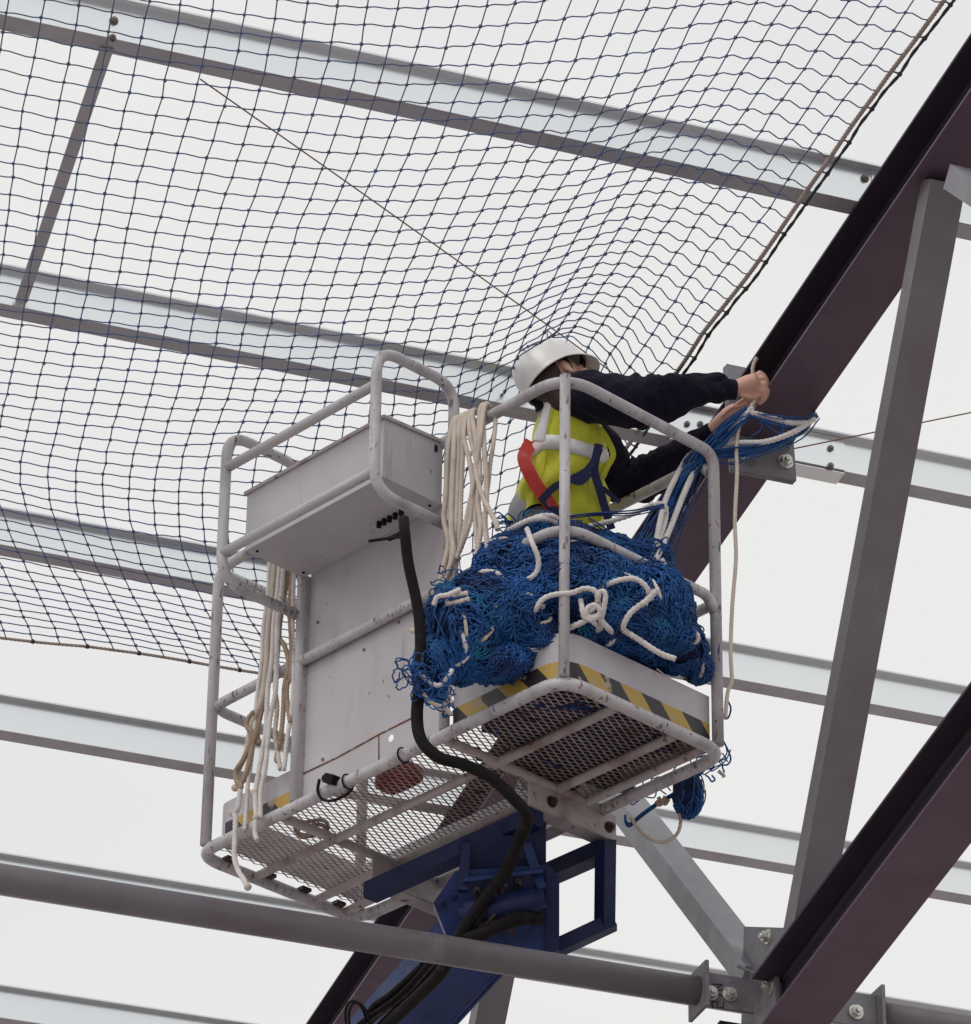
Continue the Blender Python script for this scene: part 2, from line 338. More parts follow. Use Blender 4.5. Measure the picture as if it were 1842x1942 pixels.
# ------------------------------------------------------------------ roof truss
tr = thing('roof_truss', 'purple grey steel roof truss slanting down the right side, bolted at its joints', 'truss', TR(.1, 0, -2.4))
def ipoly(wd, hd, tf, tw):
    a, c = wd / 2 - tw / 2, wd / 2 + tw / 2; q = .010
    return [(0, 0), (wd, 0), (wd, tf), (c + q, tf), (c, tf + q), (c, hd - tf - q), (c + q, hd - tf), (wd, hd - tf), (wd, hd), (0, hd), (0, hd - tf), (a - q, hd - tf), (a, hd - tf - q), (a, tf + q), (a - q, tf), (0, tf)]
def chord(a, b_, up, wd, hd, tf, tw, nm):
    aa, c = wd / 2 - tw / 2, wd / 2 + tw / 2; q = .010
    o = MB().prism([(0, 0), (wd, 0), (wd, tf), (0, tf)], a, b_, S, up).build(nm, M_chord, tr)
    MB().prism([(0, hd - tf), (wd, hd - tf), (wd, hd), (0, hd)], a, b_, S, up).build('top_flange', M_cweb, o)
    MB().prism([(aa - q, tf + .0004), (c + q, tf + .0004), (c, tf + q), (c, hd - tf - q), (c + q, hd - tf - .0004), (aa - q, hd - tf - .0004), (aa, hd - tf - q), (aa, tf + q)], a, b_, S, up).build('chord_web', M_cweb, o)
    return o
def along(t): return TR(0, t, t * SL)
TSP = .19
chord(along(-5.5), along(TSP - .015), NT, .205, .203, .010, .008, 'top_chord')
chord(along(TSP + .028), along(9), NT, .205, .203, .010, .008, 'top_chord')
for dt, k in ((-.001, 0), (.0145, .002)):
    p = MB(); c = along(TSP + dt) + S * (.1025 - k) + NT * .085
    p.obox(c, S * .118, NT * .222, DT * .007); e = p.build('splice_plate', M_plate, tr)
for ds, dn in ((.182, -.07), (.025, -.07)):
    MB().hexbolt(along(TSP - .0085) + S * ds + NT * dn, -DT, .021, .022).build('bolt', M_zinc, tr)
BS = -.145
def bl(t): return TR(0, t, -2.199 + BS * t)
BD = nrm(T + Z * BS); BN = np.cross(S, BD); BN = BN if BN[2] > 0 else -BN
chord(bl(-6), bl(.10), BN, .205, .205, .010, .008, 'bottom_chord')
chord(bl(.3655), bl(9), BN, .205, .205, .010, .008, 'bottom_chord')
MB().prism([(0, 0), (.205, 0), (.205, .0105), (0, .0105)], bl(.1005), bl(.365), S, BN).build('bottom_chord', M_chord, tr)
# web members (rectangular hollow sections)
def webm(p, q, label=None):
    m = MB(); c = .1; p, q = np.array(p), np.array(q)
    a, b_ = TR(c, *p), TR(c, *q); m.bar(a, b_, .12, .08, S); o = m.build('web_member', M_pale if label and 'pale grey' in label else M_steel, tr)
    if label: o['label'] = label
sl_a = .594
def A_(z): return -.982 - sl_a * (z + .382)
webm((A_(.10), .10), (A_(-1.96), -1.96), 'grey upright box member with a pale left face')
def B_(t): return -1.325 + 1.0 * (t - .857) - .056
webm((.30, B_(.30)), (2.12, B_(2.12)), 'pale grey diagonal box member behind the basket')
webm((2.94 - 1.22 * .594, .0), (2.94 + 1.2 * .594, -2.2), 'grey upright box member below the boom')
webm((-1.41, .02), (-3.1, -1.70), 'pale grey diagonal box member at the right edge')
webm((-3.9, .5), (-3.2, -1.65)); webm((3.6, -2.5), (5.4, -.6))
# gusset plate at the bottom node
gp = MB(); gs = .062
def gq(px, py): r = (onpl(px, py, TR(gs, 0, 0), S) - P0) / KS; return r @ T, r[2]
poly = [gq(1411, 1757), gq(1404, 2010), (.092, -2.30), (.092, -1.985), (-.03, -1.955), gq(1505, 1760)]
for k in (0, 1):
    V = [TR(gs + .014 * j + .018 * k, a, b_) for j in (0, 1) for a, b_ in poly]
    if k == 1: V = [v + T * .022 for v in V]
    n_p = len(poly); gp.add(V, [tuple(range(n_p)), tuple(range(2 * n_p - 1, n_p - 1, -1))] + [(i, n_p + i, n_p + (i + 1) % n_p, (i + 1) % n_p) for i in range(n_p)])
gp.build('gusset_plate', M_plate, tr)
for px, py in ((1458, 1777), (1464, 1872)):
    a, b_ = gq(px, py); MB().hexbolt(TR(gs, a, b_), -S, .019, .022).build('bolt', M_zinc, tr)
# weld beads where the braces and plates meet
def weld(a, b_):
    n_w = max(6, int(np.linalg.norm(np.asarray(b_) - a) / .006)); g_ = np.random.default_rng(5)
    MB().tube([np.asarray(a) + (np.asarray(b_) - a) * i / n_w for i in range(n_w + 1)], [.0045 + .0014 * math.sin(i * 2.1) + g_.uniform(0, .0008) for i in range(n_w + 1)], 7).build('weld_bead', M_plate, tr)
c_ = along(TSP - .009)
weld(c_ - NT * .002, c_ + S * .205 - NT * .002); weld(c_ - S * .002, c_ - S * .002 + NT * .012)
weld(TR(-.004, *gq(1436, 1838)), TR(.05, *gq(1446, 1850)))
# ------------------------------------------------------------------ brace tubes
def brace(px, py, sgn, label, t0, s_end, bolts, ink=False):
    c = onpl(px, py, TR(0, t0, 0), T); sc_, zc = (c - P0) @ S, c[2] - P0[2]
    r = thing('brace_tube', label, 'brace', c, 0, 'grey brace tubes bolted to the lower truss joint')
    d = S * sgn
    MB().tube([c, c + d * 6.5], .0475, 28).build('tube', M_steel, r)
    V = []; q = MB(); q.obox(c - d * .006, d * .006, T * .075, Z * .078 + d * .0); q.build('end_plate', M_plate, r)
    L_ = abs(sc_ - s_end * KS) - .013
    q = MB(); q.obox(c - d * (.013 + L_ / 2) - T * .02, d * L_ / 2, T * .007, Z * .058); q.build('fin_plate', M_plate, r)
    for bx, by in bolts:
        p = onpl(bx, by, c - T * .0275, T); MB().hexbolt(p, -T, .019, .022).build('bolt', M_zinc, r)
    if ink:
        q = MB(); pp = lambda x, y: onpl(x, y, c - T * .0285, T)
        for stroke in ([(1352, 1912), (1351, 1900), (1362, 1899), (1360, 1910), (1371, 1911), (1373, 1901)],
                       [(1355, 1893), (1351, 1884), (1372, 1888), (1374, 1880)], [(1372, 1877), (1352, 1877), (1370, 1867), (1352, 1866)]):
            q.tube([pp(*s) for s in stroke], .0021, 5)
        q.build('marking', M_ink, r)
    return r
brace(1322, 1879, -1, 'long grey tube crossing in front of the boom and under the basket', .27, .055, [(1347, 1884), (1383, 1886)], True)
brace(1662, 1926, 1, 'short visible grey tube at the lower right corner beyond the truss', .27, .22, [(1623, 1920)])
# ------------------------------------------------------------------ thin wires
def wire(pts, label):
    tag(MB().tube(catmull(pts, 10), .0026, 5).build('tie_wire', M_wire), label, 'wire')
wire([onz(380, 150, P0[2] + z1 * KS), at(735, 400, 14.6), at(1092, 655, 15.35), at(1250, 775, 15.6)], 'thin brown wire slanting down from the top purlin towards the hard hat')
wire([TR(.2, .30, .03), at(1990, 752, 15.35)], 'thin brown wire running right from the rafter splice')
# ------------------------------------------------------------------ boom lift: basket
lift = thing('boom_lift', 'worn white boom lift basket on a blue boom, holding the worker and net', 'boom lift', C0, AZ)
ULEN, VW, RH = 1.735, .70, 1.125
RR, PR = .0195, .0175
# bottom frame loop
loop = [B(.37, 0, 0), B(VW + .035, -.0, 0), B(VW + .035, 1.78, 0), B(0, 1.78, 0), B(0, 0, 0), B(.37, 0, 0)]
MB().tube(fillet(loop, .10, 8), .0215, 14, cap=False).build('floor_frame', M_post, lift)
top = [B(0, ULEN, .02), B(0, ULEN, RH - .03), B(0, 0, RH), B(VW, 0, RH - .005), B(VW, 0, .02)]
MB().tube(fillet(top, [0, .08, .13, .06, 0], 9), RR, 14).build('top_rail', M_post, lift)
MB().tube(fillet([B(VW, .02, RH - .07), B(VW, .06, RH - .02), B(VW, ULEN, RH - .02), B(VW, ULEN, .02)], .06), RR, 12).build('top_rail', M_post, lift)
MB().tube(fillet([B(.02, ULEN, RH - .04), B(VW, ULEN, RH - .04)], .05), RR, 12).build('top_rail', M_post, lift)
mid = [B(.69, ULEN, .545), B(0, ULEN, .545), B(0, 0, .56), B(.665, 0, .56), B(.70, 0, .50)]
MB().tube(fillet(mid, [0, .07, .12, .05, 0], 9), .0185, 14).build('mid_rail', M_post, lift)
MB().tube([B(VW, .0, .545), B(VW, ULEN, .545)], .0185, 12).build('mid_rail', M_post, lift)
for v, u, h, m in ((.012, .008, RH + .005, M_post), (0, .548, RH - .01, M_paint), (0, 1.28, .90, M_paint), (VW, ULEN, RH - .06, M_paint), (VW, .9, RH - .03, M_paint)):
    MB().tube([B(v, u, .02), B(v, u, h)], PR, 14).build('post', m, lift)
# guard loops round the control box
for u, zb, zt in ((.53, .765, 1.315), (1.293, .735, 1.315)):
    p = [B(0, u, zb), B(-.35, u, zb + .0), B(-.35, u, zt), B(0, u, zt), B(0, u, RH)]
    MB().tube(fillet(p, [0, .105, .10, .12, 0], 9), .019, 14).build('guard_loop', M_post, lift)
for z in (1.172, .838):
    MB().tube([B(-.35, .53, z), B(-.35, 1.293, z)], .0175, 14).build('guard_bar', M_paint, lift)
# toe boards with hazard tape
def sheet(path, z0, z1, th, name, m, sm=True):
    k = MB(); n = len(path); V = []
    for i, p in enumerate(path):
        d = nrm(path[min(i + 1, n - 1)] - path[max(i - 1, 0)]); o = np.cross(d, Z)
        for zz, q in ((z0, 0), (z1, 0), (z1, 1), (z0, 1)): V.append(p + Z * zz + o * th * q)
    k.rings([V[i * 4:i * 4 + 4] for i in range(n)], smooth=False); return k.build(name, m, lift)
tp = fillet([B(.025, .53, 0), B(.025, .025, 0), B(.685, .025, 0)], .10, 9)
sheet(tp, .024, .20, .003, 'toe_board', M_sheet)
sheet([p + nrm(np.cross(nrm(tp[min(i + 1, len(tp) - 1)] - tp[max(i - 1, 0)]), Z)) * .0026 for i, p in enumerate(tp)], .026, .098, .0008, 'hazard_tape', M_haz)
tl = fillet([B(.685, 1.71, 0), B(.025, 1.71, 0), B(.025, 1.30, 0)], .06, 5)
sheet(tl, .024, .165, .003, 'toe_board', M_sheet)
tl2 = [p for p in fillet([B(.0205, 1.305, 0), B(.0205, 1.66, 0)], .06)]
sheet(tl2, .026, .085, .0008, 'hazard_tape', M_haz)
sheet([B(.68, .03, 0), B(.68, 1.70, 0)], .024, .165, .003, 'toe_board', M_sheet)
# sheet-metal panel with round holes, behind the posts
def panel(u0, u1, z0, z1, v, holes):
    us = sorted({u0, u1} | {c + s * r * 1.5 for c, _, r in holes for s in (-1, 1)}); zs = sorted({z0, z1} | {c + s * r * 1.5 for _, c, r in holes for s in (-1, 1)})
    k = MB()
    for a, b_ in zip(us, us[1:]):
        for c, d in zip(zs, zs[1:]):
            h = [q for q in holes if a < q[0] < b_ and c < q[1] < d]
            if not h: k.add([B(v, a, c), B(v, a, d), B(v, b_, d), B(v, b_, c)], [(0, 1, 2, 3)])
            else:
                hu, hz, r = h[0]; n = 16; I, O = [], []
                for i in range(n):
                    an = 2 * PI * i / n; cx, cz = math.cos(an), math.sin(an); f_ = 1.5 * r / max(abs(cx), abs(cz))
                    I.append(B(v, hu + r * cx, hz + r * cz)); O.append(B(v, hu + f_ * cx, hz + f_ * cz))
                k.add(I + O, [(i, n + i, n + (i + 1) % n, (i + 1) % n) for i in range(n)])
                cs = [(a, c), (a, d), (b_, d), (b_, c)]
    return k.build('side_panel', M_sheet, lift)
hl = [tuple(bloc(bv(742, 1400, .022))[1:]) + (.0125,)]
panel(.565, 1.262, .012, .90, .022, hl)
MB().obox(B(.012, 1.262, .45), BU * .001, BV * .012, Z * .43).build('panel_flange', M_under, lift)
# seam and rust along the lower fold of the panel
q = MB(); sp = [bloc(bv(x, y, .02)) for x, y in ((575, 1467), (640, 1436), (720, 1392), (790, 1357))]
q.tube([B(.0205, b_[1], b_[2]) for b_ in sp], .0028, 6); b_ = bloc(bv(718, 1393, .02)); q.tube([B(.0205, b_[1], b_[2]), B(.0205, b_[1] - .005, .03)], .0022, 6)
q.build('rusty_seam', M_seam, lift)
for x, y in ((756, 1180), (603, 1180), (690, 1232), (612, 1440)):
    l = bloc(bv(x, y, .02)); MB().cyl(B(.0215, l[1], l[2]), B(.017, l[1], l[2]), .0055, 8).build('rivet', M_zincd, lift)
# control box
cb = MB(); b0, b1, w0, zb, zt = .578, 1.272, -.268, .872, 1.092
bx = lambda v, u, z: B(v, u, z)
V = [bx(v, u, z) for v in (w0, -.004) for u in (b0, b1) for z in (zb, zt + (.0 if v == w0 else .015))]
cb.add(V, [(0, 1, 3, 2), (4, 6, 7, 5), (0, 4, 5, 1), (2, 3, 7, 6), (0, 2, 6, 4)])
box = cb.build('control_box', M_sheet, lift)
lid = MB(); V = [bx(v, u, z + dz) for v, z in ((w0 - .009, zt), (.004, zt + .015)) for u in (b0 - .009, b1 + .009) for dz in (.0, .012)]
lid.add(V, [(0, 1, 3, 2), (4, 6, 7, 5), (0, 4, 5, 1), (2, 3, 7, 6), (0, 2, 6, 4), (1, 5, 7, 3)]); lid.build('lid', M_under, box)
for u in (b0 + .03, b1 - .03):
    for v in (w0 + .03, -.03):
        MB().cyl(B(v, u, zb), B(v, u, zb - .003), .0055, 8).build('screw', M_hose, box)
MB().obox(B(-.035, b0 - .001, zt - .015), BU * .002, BV * .006, Z * .012).build('latch', M_hose, box)
j = bv(583, 878, -.10); k = MB(); jl = bloc(j)
k.tube([B(-.1, jl[1], zt), B(-.1, jl[1], zt + .035), B(-.1, jl[1], zt + .037), B(-.1, jl[1], zt + .065), B(-.1, jl[1], zt + .073)], [.012, .012, .016, .016, .009], 12)
k.build('knob', M_zincd, box)
gl = MB()
for du in (0, .03, .058, .085, .11):
    c = B(-.075, b0 + .12 + du, zb); gl.tube([c, c - Z * .02], .009, 8)
gl.build('cable_gland', M_hose, box)
# ------------------------------------------------------------------ floor: expanded metal + bearers
fl = MB(); pu, pv, wd = .0122, .050, .0035
U0, U1, Va, Vb = .04, 1.745, .045, VW + .0
nu, nv = int((U1 - U0) / pu), int((Vb - Va) / (pv / 2))
for i in range(nu):
    u = U0 + (i + .5) * pu
    for s_ in (1,):
        pts = [(Va + k * pv / 2, u + (pu / 2 - .0006) * (1 if (k + i) % 2 else -1)) for k in range(nv + 1)]
        V = []
        for v, uu in pts:
            for du, dz in ((-wd, .0225), (wd, .0245), (wd, .0262), (-wd, .0242)): V.append(B(v, uu + du, dz))
        fl.rings([V[k * 4:k * 4 + 4] for k in range(len(pts))], smooth=False)
for i in range(nu - 1):          # bonds between neighbouring strands
    u = U0 + (i + 1) * pu
    for k in range((i + 1) % 2, nv + 1, 2):
        fl.obox(B(Va + k * pv / 2, u, .0243), BV * .004, BU * .0012, Z * .0011)
fl.build('mesh_floor', M_mesh, lift)
for v in (.255, .525):
    MB().tube([B(v, .02, -.001), B(v, 1.76, -.001)], .0155, 12).build('floor_bearer', M_under, lift)
MB().tube([B(VW - .04, .02, -.001), B(VW - .04, 1.76, -.001)], .015, 12).build('floor_bearer', M_under, lift)
for u in (.565, 1.36):
    MB().tube([B(.0, u, .0), B(VW + .03, u, .0)], .0165, 12).build('floor_bearer', M_under, lift)
# white mounting channels
for u, va, vb in ((.60, .40, .80), (1.385, .42, .80)):
    MB().obox(B((va + vb) / 2, u - .03, -.048), BV * (vb - va) / 2, BU * .003, Z * .046).obox(B((va + vb) / 2, u, -.094), BV * (vb - va) / 2, BU * .03, Z * .003).build('mounting_channel', M_under, lift)
    if u < 1:
        for v in (va + .10, vb - .035): MB().hexbolt(B(v, u - .033, -.055), -BU, .015, .016).build('bolt', M_greasy, lift)
for v in (.12, .30, .46, .62): MB().obox(B(v, 1.755, .012), BV * .02, BU * .02, Z * .006).build('fixing_lug', M_greasy, lift)
# ------------------------------------------------------------------ blue boom head and boom
zb_ = -.125
for v, a, b_ in ((.445, .60, 1.39), (.775, .60, 1.36)):
    MB().bar(B(v, a - .02, zb_), B(v, b_, zb_), .062, .058, BV).build('support_beam', M_blue, lift)
hd = 14.55
def quadbox(pts, d0, d1):       # outline at its own distance with real depth behind it
    k = MB(); n = len(pts); A = [at(x, y, d0) for x, y in pts]; Q = [p + (F_ * (d1 - d0)) for p in A]
    k.add(A + Q, [tuple(range(n)), tuple(range(2 * n - 1, n - 1, -1))] + [(i, n + i, n + (i + 1) % n, (i + 1) % n) for i in range(n)]); return k
F_ = nrm(np.array([CF[0], CF[1], 0]))
quadbox([(872, 1588), (1010, 1540), (1036, 1560), (1036, 1700), (870, 1712)], 14.42, 14.66).build('boom_head', M_blue, lift)
quadbox([(864, 1652), (1036, 1640), (1060, 1668), (1060, 1795), (1040, 1811), (1000, 1806), (880, 1775), (846, 1772), (822, 1712)], 14.36, 14.40).build('pivot_plate', M_bluel, lift)
quadbox([(870, 1690), (1045, 1668), (1045, 1792), (905, 1780)], 14.41, 14.56).build('boom_head', M_blue, lift)
quadbox([(1036, 1636), (1061, 1664), (1061, 1800), (1036, 1812)], 14.335, 14.355).build('pivot_plate', M_blue, lift)
MB().tube([at(948, 1812, 14.62), at(952, 1760, 14.62)], [.115, .115], 24).build('slew_ring', M_greasy, lift)
for x, y in ((838, 1712), (905, 1742), (1010, 1700), (860, 1700)):
    MB().hexbolt(at(x, y, 14.352), -F_, .012, .012).build('bolt', M_blue, lift)
MB().tube([at(872, 1738, 14.30), at(884, 1736, 14.30), at(884, 1736, 14.30), at(1018, 1706, 14.30), at(1018, 1706, 14.30), at(1034, 1702, 14.30)], [.030, .030, .044, .044, .034, .034], 18).build('rotator_motor', M_blue, lift)
MB().bar(at(878, 1668, 14.33), at(1030, 1650, 14.33), .05, .012, CF).bar(at(1000, 1602, 14.41), at(1030, 1688, 14.33), .035, .03, CF).build('bracket', M_bluel, lift)
MB().bar(at(884, 1600, 14.40), at(878, 1690, 14.33), .03, .03, CF).build('bracket', M_blue, lift)
for k_ in range(4):
    MB().tube(catmull([at(905 + 26 * k_, 1690 - 6 * k_, 14.34), at(900 + 22 * k_, 1725, 14.25 + .01 * k_), at(880 + 14 * k_, 1765, 14.27), at(850 - 6 * k_, 1812, 14.36), at(800 - 14 * k_, 1875 + 4 * k_, 14.5), at(720 - 20 * k_, 1965, 14.62), at(640, 2060, 14.9)], 6), .0075 + .0015 * (k_ % 2), 8).build('hydraulic_pipe', M_hose if k_ != 2 else M_greasy, lift)
    MB().tube([at(905 + 26 * k_, 1684 - 6 * k_, 14.35), at(905 + 26 * k_, 1697 - 6 * k_, 14.335)], .0125, 6, smooth=False).build('hose_fitting', M_zincd, lift)
MB().tube([at(960, 1800, 14.40), at(1010, 1792, 14.40), at(1045, 1806, 14.42)], .022, 10).build('slew_ring', M_greasy, lift)
# guard frame on the right of the boom head
fr = [at(1149, 1592, 14.5), at(1147, 1752, 14.5)]
MB().bar(fr[0], fr[1], .05, .05, BV).build('guard_frame', M_blue, lift)
MB().bar(at(1164, 1748, 14.5), at(1040, 1806, 14.45), .05, .05, Z).build('guard_frame', M_blue, lift)
# telescopic boom, falling away below
p0_, p1_ = at(925, 1750, 14.70), at(430, 2300, 15.6)
bd = nrm(p1_ - p0_); bs = nrm(np.cross(bd, Z))
MB().bar(p0_, p1_, .17, .20, bs).build('boom', M_bluel, lift)
pp = p0_ + (p1_ - p0_) * .55
MB().bar(pp, p1_ + bd * 5, .21, .24, bs).build('boom', M_blue, lift)
upn = np.cross(bs, bd); upn = upn if upn @ F_ < 0 else -upn
for k_, (o1, r_) in enumerate(((-.10, .014), (-.125, .009))):
    MB().tube(resample([p0_ + bd * .05 + bs * -o1 + upn * .08, pp + bs * -o1 + upn * .08, p1_ + bs * -o1 + upn * .12], .2), r_, 8).build('hydraulic_pipe', M_bluel, lift)
# hoses
hp = [(766, 985, 14.0), (768, 1010, 13.95), (775, 1070, 13.93), (790, 1140, 13.9), (797, 1200, 13.86), (796, 1290, 13.82), (791, 1360, 13.80), (800, 1405, 13.76), (832, 1436, 13.74), (880, 1450, 13.78), (930, 1474, 13.86), (972, 1512, 14.0), (1000, 1548, 14.15),
      (985, 1592, 14.22), (958, 1655, 14.24), (908, 1722, 14.26), (870, 1778, 14.27), (838, 1842, 14.3), (790, 1892, 14.4), (720, 1960, 14.55), (640, 2060, 14.7)]
hpts = catmull([at(*p) for p in hp], 8); nh = len(hpts)
MB().tube(hpts, [.0175 if i < 40 else (.0195 if i < 96 else .0215) for i in range(nh)], 12).build('cable_hose', M_hose, lift)
MB().tube(catmull([at(*p) for p in ((738, 1022, 14.0), (752, 1016, 13.98), (765, 1012, 13.96), (770, 1035, 13.94))], 6), .0085, 8).build('cable_hose', M_hose, lift)
MB().tube(catmull([at(*p) for p in ((700, 1026, 14.02), (730, 1022, 13.99), (762, 1020, 13.96), (768, 1045, 13.94))], 6), .0055, 8).build('cable_hose', M_hose, lift)
cg = resample(catmull([at(*p) for p in ((1024, 1742, 14.30), (985, 1742, 14.24), (945, 1758, 14.22), (905, 1775, 14.24), (868, 1784, 14.28), (842, 1800, 14.32))], 8), .006)
MB().tube(cg, [.021 + (.0035 if i % 2 else -.001) for i in range(len(cg))], 12).build('corrugated_hose', M_hose, lift)
for off in (0, .035, .06):
    MB().tube(catmull([at(820 - off * 300, 1830, 14.44), at(760 - off * 300, 1885, 14.55), at(715 - off * 200, 1915, 14.6), at(690, 1962, 14.75), at(640, 2050, 15)], 6), .011, 8).build('hydraulic_pipe', M_hose, lift)
rp = catmull([at(*p) for p in ((690, 1985, 14.6), (694, 1935, 14.55), (682, 1905, 14.5), (664, 1900, 14.5), (655, 1925, 14.5), (664, 1985, 14.6))], 7)
MB().tube(rp, .0045, 6).tube([p + np.array([.012, 0, -.006]) for p in rp], .0045, 6).build('loose_cable', M_hose, lift)
# socket hanging on a short lead, cable ties
sk = bloc(bz(640, 1490, 0)); s0 = bv(627, 1478, -.03); d_ = nrm(bv(646, 1483, -.03) - bv(606, 1474, -.03))
MB().bar(s0 - d_ * .020, s0 + d_ * .030, .032, .030, Z).tube([s0 - d_ * .034, s0 - d_ * .018], .013, 10).build('socket', M_hose, lift)
MB().tube(catmull([bv(*p, -.03) for p in ((606, 1478), (603, 1500), (612, 1516), (632, 1518), (655, 1508), (668, 1496))], 6), .0055, 8).build('socket_lead', M_hose, lift)
for u in (bloc(bv(765, 1438, 0))[1], bloc(bv(660, 1490, 0))[1]):
    MB().tube([B(.026 * math.cos(a), u, .026 * math.sin(a)) for a in np.linspace(0, 2 * PI, 17)], .003, 6, cap=False).build('cable_tie', M_hose, lift)
MB().tube([B(.17 + .021 * math.cos(a), .565 + .0, .021 * math.sin(a)) for a in np.linspace(0, 2 * PI, 17)], .003, 6, cap=False).build('cable_tie', M_hose, lift)
# ------------------------------------------------------------------ things lying on the basket floor
k = MB(); c = B(.17, .95, .028); R_ = []
for zz, s_ in ((0, .9), (.006, 1), (.03, 1.02), (.05, .95), (.056, .7)):
    R_.append([c + BU * (.085 * s_ * math.copysign(abs(math.cos(a)) ** .5, math.cos(a))) + BV * (.05 * s_ * math.copysign(abs(math.sin(a)) ** .5, math.sin(a))) + Z * zz for a in np.linspace(0, 2 * PI, 20, endpoint=False)])
k.rings(R_); tag(k.build('tool_bag', M_redbag), 'flat red tool bag lying on the basket floor, seen through the mesh', 'bag')
k = MB(); c = B(.20, 1.42, .034)
for i in range(2):
    k.tube([c + BV * (.040 + .010 * i) * math.cos(a) + BU * (.052 + .010 * i) * math.sin(a) + Z * (.012 * (i % 2) + .004 * math.sin(3 * a)) for a in np.linspace(0, 2 * PI, 30)], .007, 7, cap=False)
tag(k.build('coiled_rope', M_rope3), 'small brown coil of rope lying on the left part of the mesh floor', 'rope')
